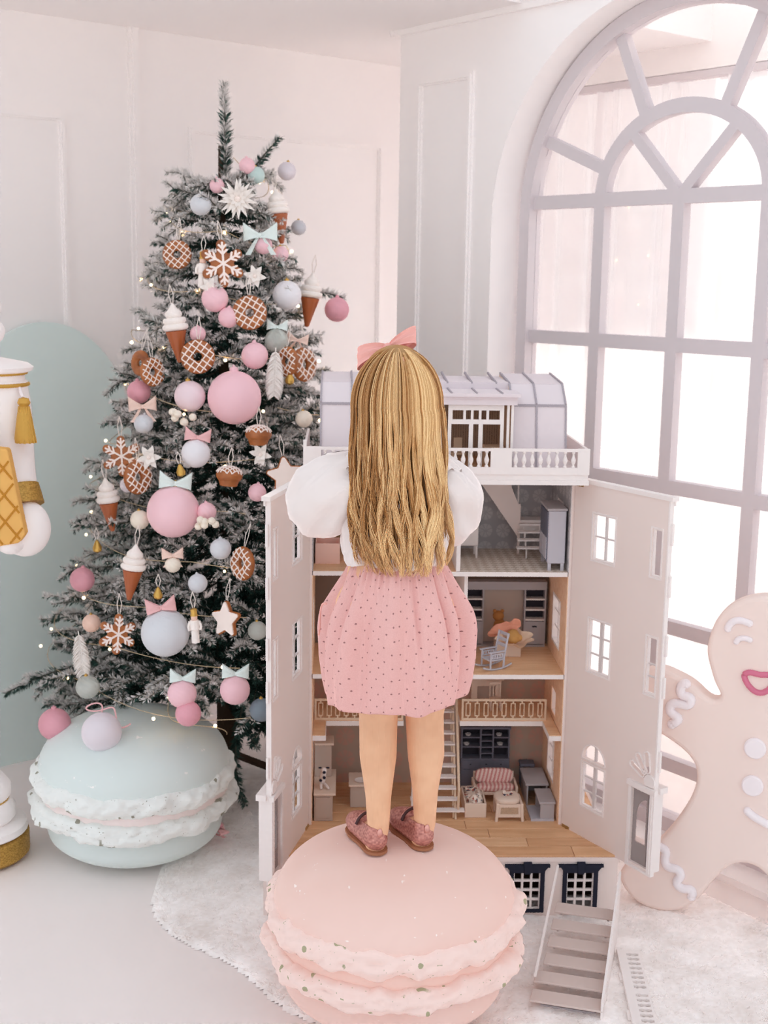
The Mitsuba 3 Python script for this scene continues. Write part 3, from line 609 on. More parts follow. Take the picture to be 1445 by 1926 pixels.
FEET = []
for s, ax, ay, kx, ky, hx, toe in ((-1, .084, 2.482, .082, 2.512, .065, (.045, 2.577)), (1, .182, 2.503, .178, 2.522, .165, (.132, 2.61))):
    ank = (ax, ay, .425)
    legs.append(bones([((hx, GY, .88), .074), ((kx, ky - .004, .69), .0445), ((kx, ky, .655), .040), ((kx + .002 * s + .002, ky - .012, .575), .0385), ((ax - .001, ay - .006, .50), .027), (ank, .0225)]))
    heel = np.array([ax - .002, ay - .012, .392]); t = np.array([*toe, .388]); d = (t - heel) / np.linalg.norm(t - heel)
    legs.append(bones([(ank, .0225), (heel + d * .012, .022)])); legs.append(bones([(ank, .0215), (heel + d * .07, .02), (heel + d * .115, .015)])); legs.append(bones([(heel + d * .012, .020), (heel + d * .07, .018)]))
    FEET.append((heel, d))
torso = [bones([((.068, GY, .885), .078), ((.158, GY, .885), .078)]), m3.Manifold.batch_hull([sph((.075, GY, .90), .07), sph((.151, GY, .90), .07), sph((.08, GY, 1.0), .058), sph((.144, GY, 1.0), .058)]),
    m3.Manifold.batch_hull([sph((.08, GY, 1.0), .058), sph((.144, GY, 1.0), .058), sph((.075, GY - .004, 1.10), .06), sph((.149, GY - .004, 1.10), .06)]),
    m3.Manifold.batch_hull([sph((.075, GY - .004, 1.10), .06), sph((.149, GY - .004, 1.10), .06), sph((.045, GY - .004, 1.175), .036), sph((.179, GY - .004, 1.175), .036), sph((GX, GY, 1.20), .035)]),
    bones([((GX, GY - .004, 1.19), .036), ((GX - .001, GY, 1.245), .031)])]
HC = np.array([.109, 2.518, 1.315])
head = [m3.Manifold.sphere(1, 40).scale([.069, .082, .083]).translate([*(HC + [0, -.006, .012])]), m3.Manifold.batch_hull([sph(HC + [0, .012, -.02], .062), sph(HC + [0, .042, -.066], .022), sph(HC + [.022, .03, -.05], .03), sph(HC + [-.022, .03, -.05], .03)]),
    m3.Manifold.batch_hull([sph(HC + [0, .072, .008], .007), sph(HC + [0, .083, -.018], .0085), sph(HC + [.008, .074, -.021], .006), sph(HC + [-.008, .074, -.021], .006)])]
for s in (-1, 1): head.append(m3.Manifold.sphere(1, 20).scale([.007, .013, .02]).rotate([0, 0, 20 * s]).translate([*(HC + [.070 * s, -.002, -.004])])); head.append(sph(HC + [.033 * s, .052, -.03], .022))
arms = []
for s, sh, el, wr in ((-1, (.04, GY - .002, 1.172), (-.048, 2.545, 1.085), (-.022, 2.668, 1.072)), (1, (.184, GY - .002, 1.172), (.232, 2.53, 1.072), (.176, 2.645, 1.045))):
    sh, el, wr = map(np.array, (sh, el, wr))
    arms.append(bones([(sh, .034), ((sh + el) / 2, .028), (el, .0245), (el * .6 + wr * .4, .0235), (wr, .0165)]))
    d = (wr - el) / np.linalg.norm(wr - el); up = np.array([0, 0, 1.]); sd = np.cross(d, up); sd /= np.linalg.norm(sd); nn = np.cross(sd, d)
    pc = wr + d * .034
    arms.append(m3.Manifold.batch_hull([sph(wr, .0145)] + [sph(pc + sd * o + d * (.006 - abs(o) * .3), .0085) for o in (-.016, -.005, .006, .017)]))
    for o, L in ((-.016, .034), (-.0055, .04), (.0055, .038), (.016, .029)):
        a = pc + sd * o + d * .004; bp_ = a + d * L * .5 - nn * .003; c = bp_ + d * L * .35 - nn * .010; e = c + d * L * .12 - nn * .011
        arms.append(bones([(a, .0065), (bp_, .0062), (c, .0058), (e, .0052)]))
    ts_ = -s; a = wr + d * .014 + sd * .012 * (1 if s < 0 else -1); sg = (1 if s < 0 else -1)
    arms.append(bones([(a, .0085), (a + d * .016 + sd * .013 * sg - nn * .006, .0075), (a + d * .034 + sd * .014 * sg - nn * .012, .0062)]))
bodyM = m3.Manifold.batch_boolean(legs + torso + head + arms, m3.OpType.Add).refine_to_length(.0065)
body = to_tm(bodyM); trimesh.smoothing.filter_taubin(body, lamb=.5, nu=.52, iterations=14)
part(G, 'body', body, 'skin', smooth=True, label='bare legs and skin of the girl')
for s in (-1, 1):
    e = part(G, 'eye', ellipsoid(HC + [.027 * s, .067, .004], (.0105, .006, .008), 2), 'eye_white', smooth=True)
    part(e, 'iris', ellipsoid(HC + [.0275 * s, .0712, .004], (.0052, .003, .0055), 2), 'eye_iris', smooth=True)
part(G, 'mouth', ellipsoid(HC + [0, .067, -.043], (.014, .006, .0045), 2), 'lip_rose', smooth=True)

# skirt
nA, nT = 420, 64
A = np.linspace(-math.pi, math.pi, nA + 1) + math.pi / 2     # seam on the far side (+y)
def prof_at(t, P): return np.interp(t, [p[0] for p in P], [p[1] for p in P])
T = np.linspace(0, 1, nT)
rows = []; uvr = []
fold_ph = [(7, .6, 1.1), (11, 2.1, .8), (17, 4.0, .5), (5, 1.2, .8)]
for t in T:
    z = 1.004 - .300 * t
    hx = prof_at(t, [(0, .0935), (.055, .093), (.08, .0955), (.16, .106), (.27, .119), (.40, .135), (.55, .147), (.75, .1545), (.9, .1535), (1, .149)])
    hx *= .94; hy = hx * prof_at(t, [(0, .80), (.3, .84), (1, .86)])
    gather = math.exp(-((t - .085) / .11) ** 2) + .55 * math.exp(-(t / .05) ** 2)
    f = .0042 * gather * (np.sin(A * 41 + 2 * np.sin(A * 3)) + .6 * np.sin(A * 67 + 1.5 * np.sin(A * 5)))
    big = sum(a * np.sin(k * A + p + .5 * t) for k, p, a in fold_ph)
    sharp = np.abs(np.sin(A * 4.5 + .8 + 1.4 * np.sin(A * 2 + 1))) ** .6
    f += .0105 * big * min(1, t * 2.2) * (1.1 - .65 * t) + .032 * (sharp - .6) * math.exp(-((t - .36) / .30) ** 2)
    x = GX + .003 + hx * np.cos(A) * (1 + f / .12); y = GY - .004 + hy * np.sin(A) * (1 + f / .12)
    lift = .012 * np.cos(A - .2) * t + .006 * t * np.sin(2 * A)
    rows.append(np.stack([x, y, z + lift + .004 * t * np.sin(A * 7 + 1)], -1))
    uvr.append(np.stack([A * .143, np.full(nA + 1, .300 * t)], -1))
inner = [rows[-1] * 1.0 + np.stack([-.004 * np.cos(A), -.004 * np.sin(A), A * 0 + .0005], -1), rows[-4] + np.stack([-.005 * np.cos(A), -.005 * np.sin(A), A * 0], -1)]
P = np.stack(rows + inner); UV = np.stack(uvr + [uvr[-1], uvr[-4]])
sk = part(G, 'skirt', grid_mesh(P), 'skirt_cloth', smooth=True, uv=UV.reshape(-1, 2), label='dusty pink gathered skirt with tiny dark dots')
pk = spline([(-.026, 2.47, .905), (-.034, 2.485, .90), (-.039, 2.50, .875), (-.042, 2.505, .83)], 14)
part(sk, 'pocket_edge', tube(pk, .0022, 6), 'bow_cloth', smooth=True)
# blouse
rows = []
for t in np.linspace(0, 1, 46):
    z = .985 + .245 * t
    hx = prof_at(t, [(0, .096), (.05, .102), (.2, .109), (.45, .111), (.68, .110), (.8, .098), (.9, .066), (1, .043)]); hy = prof_at(t, [(0, .078), (.2, .086), (.5, .086), (.75, .074), (.9, .052), (1, .042)])
    w = .0035 * np.sin(A * 9 + 8 * t) + .003 * np.sin(A * 15 - 5 * t + 1) + .0025 * np.sin(A * 33) * math.exp(-(t / .12) ** 2) + .004 * np.sin(A * 4 + 17 * t) * (t < .7)
    rows.append(np.stack([GX + (hx + w) * np.cos(A), GY - .003 + (hy + w) * np.sin(A), np.full_like(A, z) + .004 * np.sin(A * 5)], -1))
bz = part(G, 'blouse', grid_mesh(np.stack(rows)), 'blouse_cotton', smooth=True, label='white cotton blouse')
def puff(path, rad, seed):
    p = spline(path, 44); tt = np.linspace(0, 1, 44); r = np.interp(tt, np.linspace(0, 1, len(rad)), rad)
    tm = tube(p, r, 40)
    v = np.array(tm.vertices); nring = 44 * 40
    c = np.repeat(p, 40, 0); dv = v[:nring] - c; g = np.tile(np.arange(40) / 40 * 2 * np.pi, 44); tr = np.repeat(tt, 40)
    k = 1 + .085 * np.sin(g * 9 + seed + 4 * tr) * (np.exp(-(tr / .38) ** 2) + np.exp(-((tr - 1) / .35) ** 2)) + .04 * np.sin(g * 3 + 9 * tr + seed) + .26 * (meshkit.noise(v[:nring] * 24, seed) - .5) + .07 * 1.6 * np.abs(np.sin(g * 2.5 + 6 * tr + seed)) + .05 * (meshkit.noise(v[:nring] * 60, seed) - .5)
    v[:nring] = c + dv * k[:, None]
    return trimesh.Trimesh(v, tm.faces, process=False)
part(bz, 'sleeve', puff([(.055, 2.505, 1.172), (.015, 2.50, 1.150), (-.026, 2.512, 1.115), (-.040, 2.56, 1.085), (-.030, 2.615, 1.075), (-.024, 2.65, 1.074)], [.040, .060, .068, .064, .048, .020], 3), 'blouse_cotton', smooth=True)
part(bz, 'sleeve', puff([(.170, 2.505, 1.170), (.200, 2.503, 1.150), (.222, 2.515, 1.105), (.222, 2.55, 1.068), (.195, 2.60, 1.052), (.180, 2.632, 1.047)], [.040, .056, .058, .056, .044, .019], 8), 'blouse_cotton', smooth=True)
for c0, dd in (((-.024, 2.65, 1.074), (.005, .02, 0)), ((.180, 2.632, 1.047), (-.006, .018, -.002))):
    c0 = np.array(c0); part(bz, 'cuff', tube([c0 - np.array(dd) * .4, c0, c0 + dd], [.022, .020, .024], 16), 'blouse_cotton', smooth=True)
rows = []
for j, t in enumerate(np.linspace(0, 1, 12)):
    hx, hy = .046 + .088 * t, .044 + .032 * t
    ru = .006 * np.sin(A * 26 + np.sin(A * 5)) * max(0, t - .55) / .45
    rows.append(np.stack([GX + (hx + .3 * ru) * np.cos(A), GY - .004 + (hy + .3 * ru) * np.sin(A), 1.229 - .028 * t ** 1.6 + ru * .8 - .030 * np.abs(np.cos(A)) * t ** 2], -1))
part(bz, 'collar', grid_mesh(np.stack(rows)), 'blouse_cotton', smooth=True, label='wide frilled collar')
# shoes
for heel, d in FEET:
    sd = np.array([d[1], -d[0], 0]); d2 = np.array([d[0], d[1], 0]) / np.linalg.norm(d[:2]); sd = np.array([d2[1], -d2[0], 0]); zb = .3745
    o = np.array([heel[0], heel[1], zb]) - d2 * .016
    def fs_(m): return frame(m, o, sd, d2, Z3)
    out = Polygon([(.024 * math.sin(a) * (1 - .1 * math.cos(a)), .024 - .024 * math.cos(a)) for a in np.linspace(-1.6, 1.6, 20)][::-1] + [(-.025, .06), (-.0315, .105), (-.028, .135), (-.014, .156), (.004, .160), (.020, .150), (.0305, .125), (.031, .10), (.026, .06)])
    out = out.buffer(.004).buffer(-.004)
    S = part(G, 'shoe', None or (lambda: (
        (lambda outer, cut: fs_((lambda m: (trimesh.smoothing.filter_taubin(m, iterations=6), m)[1])(to_tm((outer - cut).refine_to_length(.004)))))(
            m3.Manifold.batch_boolean([m3.Manifold.batch_hull([sph((0, .024, .026), .0245), sph((0, .026, .05), .0215), sph((0, .06, .026), .027), sph((0, .06, .042), .022)]),
                m3.Manifold.batch_hull([sph((0, .06, .027), .028), sph((0, .06, .04), .023), sph((.004, .115, .024), .0255), sph((-.006, .115, .024), .0255), sph((.004, .138, .02), .021), sph((-.005, .138, .02), .021)])], m3.OpType.Add).trim_by_plane([0, 0, 1], .004),
            m3.Manifold.batch_hull([sph((0, .022, .075), .024), sph((0, .085, .064), .024), sph((0, .022, .12), .03), sph((0, .085, .12), .03)]))))(), 'shoe_leather', smooth=True, label='metallic rose strap shoe')
    part(S, 'sole', fs_(extr(out.buffer(.001), .006)), 'shoe_sole')
    stp = [fs_(trimesh.Trimesh(np.array([[x * .029, .073 - .004 * abs(x), .044 + .030 * math.sqrt(max(0, 1 - x * x * .92)) - .008]]), np.zeros((0, 3), int), process=False)).vertices[0] for x in np.linspace(-1, 1, 15)]
    part(S, 'strap', tube(stp, .0042, 8, sq=1), 'shoe_leather', smooth=True)
    part(S, 'strap_lining', tube([p_ - d2 * .0035 + np.array([0, 0, .0008]) for p_ in stp], .0032, 6), 'shoe_lining', smooth=True)
    part(S, 'buckle', fs_(move(trimesh.creation.torus(.006, .0014, 16, 6), .0, 0, 0).apply_transform(trimesh.transformations.rotation_matrix(math.pi / 2, [0, 1, 0])).apply_translation([.0305, .070, .040])), 'buckle_metal', smooth=True)
    part(S, 'heel_tab', fs_(ellipsoid((0, .0022, .048), (.006, .0025, .010), 2)), 'buckle_metal', smooth=True)
# hair
HW = [(1.405, .03), (1.38, .062), (1.34, .080), (1.30, .0875), (1.24, .0895), (1.18, .092), (1.10, .098), (1.05, .097), (1.0, .086), (.96, .062)]
HW = HW[::-1]
def hw(z): return np.interp(z, [a for a, _ in HW], [b for _, b in HW])
def hcx(z): return np.interp(z, [.96, 1.06, 1.2, 1.4], [.127, .119, .112, .109])
def hyb(z): return np.interp(z, [.96, 1.02, 1.15, 1.25, 1.31], [.098, .104, .106, .102, .096])
EH = HC + [0, -.004, .0]
def strand(phi, zend, lift, wob, cl, n=30):
    pts = []
    top = rnd.uniform(86, 94)
    for th in np.linspace(math.radians(top), 0, 11):
        pts.append([EH[0] + (.0865 + lift) * math.sin(phi) * math.cos(th), EH[1] - (.096 + lift) * math.cos(phi) * math.cos(th), 1.30 + (.107 + lift) * math.sin(th)])
    zs = np.linspace(1.30, zend, n - 10)[1:]
    for z in zs:
        t = (1.30 - z) / .33
        lim = 1.62 - .42 * min(1, t * 2.4); ph = np.clip(phi, -lim, lim); ph = ph + (np.clip(cl, -lim, lim) - ph) * .55 * min(1, t * 1.3)
        wx = .009 * t * math.sin(wob + 10 * t) + .004 * t * math.sin(wob * 3 + 21 * t)
        pts.append([hcx(z) + (hw(z) + lift) * math.sin(ph) + wx, 2.514 - (hyb(z) + lift) * max(.15, math.cos(ph)) ** (1 - .66 * min(1, t * 2.5)) + .004 * t * math.sin(wob * 2 + 8 * t), z])
    return np.array(pts)
# under-layer that the strands lie on
rows = []
PH = np.linspace(-1.5, 1.5, 70)
for k, th in enumerate(np.linspace(math.pi / 2, 0, 16)): rows.append(np.stack([EH[0] + .0835 * np.sin(PH) * math.cos(th), EH[1] - .092 * np.cos(PH) * math.cos(th), np.full_like(PH, 1.30 + .1045 * math.sin(th))], -1))
for z in np.linspace(1.295, 1.03, 30):
    rows.append(np.stack([hcx(z) + (hw(z) - .006) * np.sin(PH) * (.97 + .03 * np.sin(PH * 23)), 2.514 - (hyb(z) - .005 + .004 * np.sin(PH * 31 + z * 5)) * np.maximum(.15, np.cos(PH)) ** (1 - .66 * min(1, (1.30 - z) / .33 * 2.5)), np.full_like(PH, z)], -1))
um = grid_mesh(np.stack(rows))
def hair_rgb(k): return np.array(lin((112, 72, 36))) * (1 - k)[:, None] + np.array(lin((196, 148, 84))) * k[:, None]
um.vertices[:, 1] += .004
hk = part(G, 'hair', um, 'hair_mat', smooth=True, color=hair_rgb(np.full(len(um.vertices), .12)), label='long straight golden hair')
cap = ellipsoid(HC + [0, .004, .016], (.0745, .084, .086), 3); cap = cap.slice_plane(HC + [0, .045, .03], np.array([0, -.75, .66]), cap=False)
part(hk, 'front_hair', cap, 'hair_mat', smooth=True, color=hair_rgb(np.full(len(cap.vertices), .5)))
V, Fc, Cc, at = [], [], [], 0
clumps = np.sort(nrg.uniform(-1.6, 1.6, 34)); tone = nrg.uniform(0, 1, 34)
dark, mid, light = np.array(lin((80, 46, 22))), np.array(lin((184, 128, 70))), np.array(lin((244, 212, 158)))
for i in range(3000):
    phi = rnd.uniform(-1.62, 1.62); ci = int(np.argmin(np.abs(clumps - phi))); cl = clumps[ci] + rnd.gauss(0, .035)
    layer = rnd.random()
    ze = rnd.uniform(.972, 1.03) if abs(phi) < 1.0 else rnd.uniform(.99, 1.10)
    if rnd.random() < .12: ze += rnd.uniform(.03, .16)
    lift = -.004 + .0075 * layer + .0035 * math.sin(ci * 2.7)
    p = strand(phi, ze, lift, ci * 1.7 + rnd.gauss(0, .35), cl)
    m = tube(p, np.interp(np.linspace(0, 1, len(p)), [0, .1, .8, 1], [.0006, .0011, .0010, .0003]), 3, caps=False)
    z = np.array(m.vertices)[:, 2]
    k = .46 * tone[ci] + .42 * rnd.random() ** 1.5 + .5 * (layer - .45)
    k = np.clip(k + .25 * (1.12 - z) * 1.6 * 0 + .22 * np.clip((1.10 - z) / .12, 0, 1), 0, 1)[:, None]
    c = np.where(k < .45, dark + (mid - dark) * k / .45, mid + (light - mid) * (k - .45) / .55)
    V.append(m.vertices); Fc.append(m.faces + at); Cc.append(c); at += len(m.vertices)
part(hk, 'strands', trimesh.Trimesh(np.vstack(V), np.vstack(Fc), process=False), 'hair_mat', smooth=True, color=np.vstack(Cc), kind='stuff')
# hair bow
bw = part(G, 'hair_bow', ellipsoid((.093, 2.548, 1.408), (.012, .010, .011), 3), 'bow_cloth', smooth=True, label='dusty pink fabric bow')
def loop(c, e, w, sag):
    """A bow loop from the knot c to the outer end e: a band of width w folded back on itself."""
    c, e = np.array(c), np.array(e); dirv = e - c; n = 26
    s = np.linspace(0, 2 * math.pi, n)
    wv = np.array([0, .55, .83]) if abs(dirv[2]) < .03 else np.array([-.25, .75, .6]); up_ = np.cross(dirv, wv); up_ /= np.linalg.norm(up_)
    rows = []
    for a in s:
        r = .5 - .5 * math.cos(a); off = math.sin(a) * .014 * (1 if True else 0)
        hwid = w * (.3 + .7 * r ** .8)
        rows.append(np.stack([c + dirv * r + up_ * (off + .003 * math.sin(6 * q + a)) + wv * hwid * q + np.array([0, 0, sag * r * r]) for q in np.linspace(-1, 1, 9)]))
    return grid_mesh(np.stack(rows))
part(bw, 'loop', loop((.093, 2.548, 1.406), (.032, 2.553, 1.385), .024, .0), 'bow_cloth', smooth=True)
part(bw, 'loop', loop((.093, 2.548, 1.408), (.148, 2.550, 1.428), .020, .006), 'bow_cloth', smooth=True)
for e in ((.066, 2.57, 1.39), (.12, 2.57, 1.405)): part(bw, 'tail', loop((.093, 2.552, 1.405), e, .012, 0), 'bow_cloth', smooth=True)

# ---------------------------------------------------------------- Christmas tree
TX, TY = -.34, 3.70
def tree_r(z): return max(.03, .60 - (z - .25) * .298)
scene['needle_mat'] = two({'type': 'diffuse', 'reflectance': {'type': 'mesh_attribute', 'name': 'vertex_color'}})
matte('bark', (70, 56, 46))
TR = thing('christmas_tree', 'tall snow-flocked Christmas tree decorated with pastel baubles and cookies', 'tree')
part(TR, 'trunk', tube([(TX, TY, .0), (TX, TY, 1.0), (TX, TY, 1.9)], [.032, .02, .008], 10), 'bark', smooth=True)
for k in range(3):
    a = k * 2.094 + .4
    part(TR, 'stand_leg', tube([(TX, TY, .12), (TX + .2 * math.cos(a), TY + .2 * math.sin(a), .012)], .012, 6), 'bark')
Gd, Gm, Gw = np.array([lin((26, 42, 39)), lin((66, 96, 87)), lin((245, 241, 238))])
def needles(path, dens, ln, flock):
    """Bottle-brush needles round a twig: (vertices, colours) of two triangles each."""
    p = np.asarray(path, float); seg = np.linalg.norm(np.diff(p, axis=0), axis=1); s = np.r_[0, np.cumsum(seg)]
    k = max(6, int(dens * s[-1])); u = np.sort(nrg.uniform(0, s[-1], k))
    q = np.stack([np.interp(u, s, p[:, a]) for a in range(3)], 1)
    i = np.clip(np.searchsorted(s, u) - 1, 0, len(seg) - 1); t = (p[i + 1] - p[i]) / seg[i][:, None]
    r = nrg.normal(size=(k, 3)); r -= t * (r * t).sum(1)[:, None]; r /= np.linalg.norm(r, axis=1)[:, None]
    d = r * .8 + t * nrg.uniform(.35, .9, k)[:, None]; d /= np.linalg.norm(d, axis=1)[:, None]
    L = ln * nrg.uniform(.7, 1.15, k); L *= np.clip(1.25 - .5 * (u / s[-1]), .6, 1)
    side = np.cross(d, nrg.normal(size=(k, 3))); side /= np.linalg.norm(side, axis=1)[:, None]
    w = .0017 * nrg.uniform(.8, 1.3, k)[:, None]
    mid = q + d * (L * .55)[:, None]; tip = q + d * L[:, None]
    v = np.stack([q, mid + side * w, tip, mid - side * w], 1)
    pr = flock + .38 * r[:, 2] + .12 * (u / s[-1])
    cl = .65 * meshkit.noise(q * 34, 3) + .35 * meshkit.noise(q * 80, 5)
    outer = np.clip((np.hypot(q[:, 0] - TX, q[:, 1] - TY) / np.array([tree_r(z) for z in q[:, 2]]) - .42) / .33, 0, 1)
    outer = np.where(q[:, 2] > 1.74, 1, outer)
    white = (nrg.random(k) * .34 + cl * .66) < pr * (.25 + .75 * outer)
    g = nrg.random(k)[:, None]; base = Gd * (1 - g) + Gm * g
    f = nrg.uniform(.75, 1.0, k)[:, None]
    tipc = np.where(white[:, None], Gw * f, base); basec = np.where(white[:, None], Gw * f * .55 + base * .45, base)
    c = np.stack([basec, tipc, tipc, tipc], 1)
    return v, c
def brush(twigs, name='branch'):
    V, C, F, at = [], [], [], 0
    for path, dens, ln, flock, rad in twigs:
        v, c = needles(path, dens, ln, flock); k = len(v)
        V.append(v.reshape(-1, 3)); C.append(c.reshape(-1, 3)); b = (np.arange(k) * 4 + at)[:, None]
        F += [b + [0, 1, 2], b + [0, 2, 3]]; at += 4 * k
        tm = tube(path, np.linspace(rad, rad * .5, len(path)), 5)
        V.append(np.array(tm.vertices)); C.append(np.tile(np.array(lin((84, 84, 76))), (len(tm.vertices), 1))); F.append(np.array(tm.faces) + at); at += len(tm.vertices)
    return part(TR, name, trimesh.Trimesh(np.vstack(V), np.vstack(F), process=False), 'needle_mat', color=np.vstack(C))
def allowed(p):
    if (p - LW0) @ M3 < .03: return False
    if p[0] > -.215 and p[1] < 3.46 and p[2] < 1.33: return False
    if p[1] < 3.14 and p[0] > -.26 and p[2] < 1.12: return False
    if np.hypot(p[0] + .555, p[1] - 3.31) < .30 and p[2] < .40: return False
    return p[2] > .03
def branch(az, z0, R, droop, flock):
    d = np.array([math.cos(az), math.sin(az), 0]); sd = np.array([-d[1], d[0], 0])
    curl = rnd.uniform(.0, .05)
    def pt(t): return np.array([TX, TY, z0]) + d * R * t + np.array([0, 0, -droop * R * t * (1 - .35 * t) + curl * t ** 3])
    n = 9; t1 = 1.0
    while t1 > .3 and not all(allowed(pt(t)) for t in np.linspace(max(.2, t1 - .5), t1, 5)): t1 -= .06
    if t1 <= .34: return
    main = np.array([pt(t) for t in np.linspace(.04, t1, n)])
    tw = [(main, 1050, .022, flock, .0035)]
    m = int(4 + R * 12)
    for k in range(m):
        t = t1 * (.36 + .58 * (k + rnd.random() * .6) / m); o = pt(t); s = (-1) ** k
        L = (.055 + .19 * R * (1.05 - t)) * rnd.uniform(.8, 1.2)
        dirv = d * rnd.uniform(.55, .9) + sd * s * rnd.uniform(.5, .85) + np.array([0, 0, rnd.uniform(-.55, .60)]); dirv /= np.linalg.norm(dirv)
        e = o + dirv * L + np.array([0, 0, -.02 * L])
        if not allowed(e) or not allowed((o + e) / 2): continue
        tw.append((np.array([o, (o + e) / 2 + np.array([0, 0, .006]), e]), 1250, .021, flock + .08, .0024))
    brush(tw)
lev = np.linspace(.30, 1.80, 21)
for li, z0 in enumerate(lev):
    R = tree_r(z0 - .03); nb = int(round(7 + 13 * R / .6))
    for k in range(nb):
        az = 2 * math.pi * (k + .5 * (li % 2) + rnd.uniform(-.3, .3)) / nb
        back = math.cos(az + math.pi / 2) < -.35     # the side away from the room needs fewer twigs
        if back and k % 2: continue
        branch(az, z0 + rnd.uniform(-.03, .03), R * rnd.uniform(.84, 1.08), rnd.uniform(.12, .34), .46 + .26 * (z0 / 1.8) + rnd.uniform(-.06, .06))
def sprig(pts, flock=.46, dens=1900, ln=.026): brush([(spline(pts, 12), dens, ln, flock, .004)])
sprig([(TX + .005, TY, 1.76), (TX + .012, TY - .01, 1.9), (TX + .01, TY - .01, 2.062)], .50, 2600, .030)
sprig([(TX + .02, TY - .03, 1.74), (TX + .09, TY - .06, 1.83), (TX + .165, TY - .08, 1.915)], .4)
sprig([(TX, TY - .05, 1.70), (TX - .06, TY - .10, 1.755), (TX - .115, TY - .12, 1.775)], .4)
sprig([(TX + .1, TY + .02, 1.46), (TX + .22, TY + .03, 1.50), (TX + .345, TY + .03, 1.485)], .45)
sprig([(TX + .1, TY - .1, 1.22), (TX + .25, TY - .12, 1.22), (TX + .345, TY - .13, 1.205)], .5)
sprig([(TX + .08, TY - .2, .38), (TX + .055, TY - .25, .28), (TX + .05, TY - .26, .16), (TX + .075, TY - .265, .06)], .12)
sprig([(TX + .02, TY - .2, .42), (TX - .03, TY - .33, .385), (TX - .075, TY - .40, .372)], .28)
sprig([(TX - .2, TY - .15, .42), (TX - .25, TY - .29, .42), (TX - .25, TY - .35, .39)], .3)
sprig([(TX - .35, TY - .15, .45), (TX - .5, TY - .2, .42), (TX - .60, TY - .22, .375)], .15)

# ---------------------------------------------------------------- ornaments
PAL = dict(pink=(234, 190, 198), pearlpink=(236, 194, 202), rose=(220, 156, 168), blue=(206, 209, 214), white=(226, 224, 228), pearl=(228, 206, 212), mint=(186, 208, 204), gray=(190, 190, 196), cream=(232, 222, 206), lilac=(216, 208, 214), slate=(112, 124, 134), peach=(232, 196, 178))
for k_, c_ in PAL.items(): prin('bauble_' + k_, c_, .42 if k_ not in ('pearlpink', 'pearl', 'cream') else .22, spec=.5, clearcoat=.4 if k_ in ('pearlpink', 'pearl', 'cream') else 0.)
scene['bauble_clear'] = {'type': 'blendbsdf', 'weight': .45, 'a': {'type': 'thindielectric', 'int_ior': 1.5}, 'b': two({'type': 'principled', 'base_color': rgb((222, 226, 218)), 'roughness': .2})}
def cookie_col(p, n, uv):
    a = fbm(p.x * 40, p.y * 40, p.z * 40, 3); return mix(lin((120, 62, 28)), lin((186, 112, 56)), a)
prin('cookie', proc(cookie_col), .38, spec=.5)
prin('cone_glaze', (166, 88, 48), .3, spec=.5); prin('icing', (240, 226, 218), .6); prin('cream_swirl', (240, 232, 226), .7); matte('thread', (232, 222, 214)); prin('gold', (206, 164, 84), .3, metal=.7)
for k_, c_ in (('mint', (214, 226, 222)), ('pink', (226, 176, 176)), ('peach', (230, 200, 186))): prin('gauze_' + k_, c_, .6, sheen=.5)
matte('flock_white', (238, 232, 226)); matte('soldier_red', (226, 214, 206))
def bow_mesh(s, n=14):
    """A flat gauze bow about s wide on each side: two loops, two tails, a knot (one ribbon)."""
    ms = [ellipsoid((0, 0, 0), (s * .16, s * .16, s * .12), 2)]
    for sx in (-1, 1):
        t = np.linspace(0, 2 * math.pi, n); rows = []
        for q in np.linspace(-1, 1, 5):
            r = .5 - .5 * np.cos(t); rows.append(np.stack([sx * s * r, s * (.28 + .28 * r) * q * (.4 + .6 * r) + s * .22 * r, s * .22 * np.sin(t) + s * .05 * np.sin(q * 5)], -1))
        ms.append(grid_mesh(np.stack(rows)))
        rows = [np.stack([sx * s * (.1 + .65 * tt) + q * s * .17, -s * 1.1 * tt + 0 * q, s * .08 * np.sin(6 * tt + q)], -1) for tt in np.linspace(0, 1, 8) for q in [np.linspace(-1, 1, 4) * (.4 + .6 * tt)]]
        ms.append(grid_mesh(np.stack(rows)))
    return cat(*ms)
def snow_poly(r, arms=6, w=.16, br=True):
    L = []
    for k in range(arms):
        a = k * 2 * math.pi / arms + math.pi / 2; c, s = math.cos(a), math.sin(a)
        L.append(LineString([(0, 0), (r * c, r * s)]))
        if br:
            for f, ln in ((.45, .3), (.72, .24)):
                for d in (-1, 1):
                    b = a + d * .8; L.append(LineString([(r * f * c, r * f * s), (r * f * c + r * ln * math.cos(b), r * f * s + r * ln * math.sin(b))]))
    return unary_union(L)
def star_poly(r): return Polygon([((r if k % 2 == 0 else r * .5) * math.sin(k * math.pi / 5), (r if k % 2 == 0 else r * .5) * math.cos(k * math.pi / 5)) for k in range(10)]).buffer(-.1 * r).buffer(.14 * r)
def ring_mesh(R, r, flat=.7):
    m = trimesh.creation.torus(R, r, 36, 14); m.apply_scale([1, 1, flat]); return m
GROUP = {'ball': 'baubles on the Christmas tree', 'ring': 'iced ring biscuits on the tree', 'flake': 'snowflake cookies on the tree', 'star': 'star cookies on the tree', 'cone': 'ice cream cones on the tree', 'cup': 'cupcakes on the tree', 'flower': 'white flowers on the tree', 'feather': 'white feathers on the tree', 'berry': 'berry clusters on the tree', 'drop': 'golden drops on the tree', 'soldier': 'tiny toy soldiers on the tree', 'bow': 'loose ribbons on the tree'}
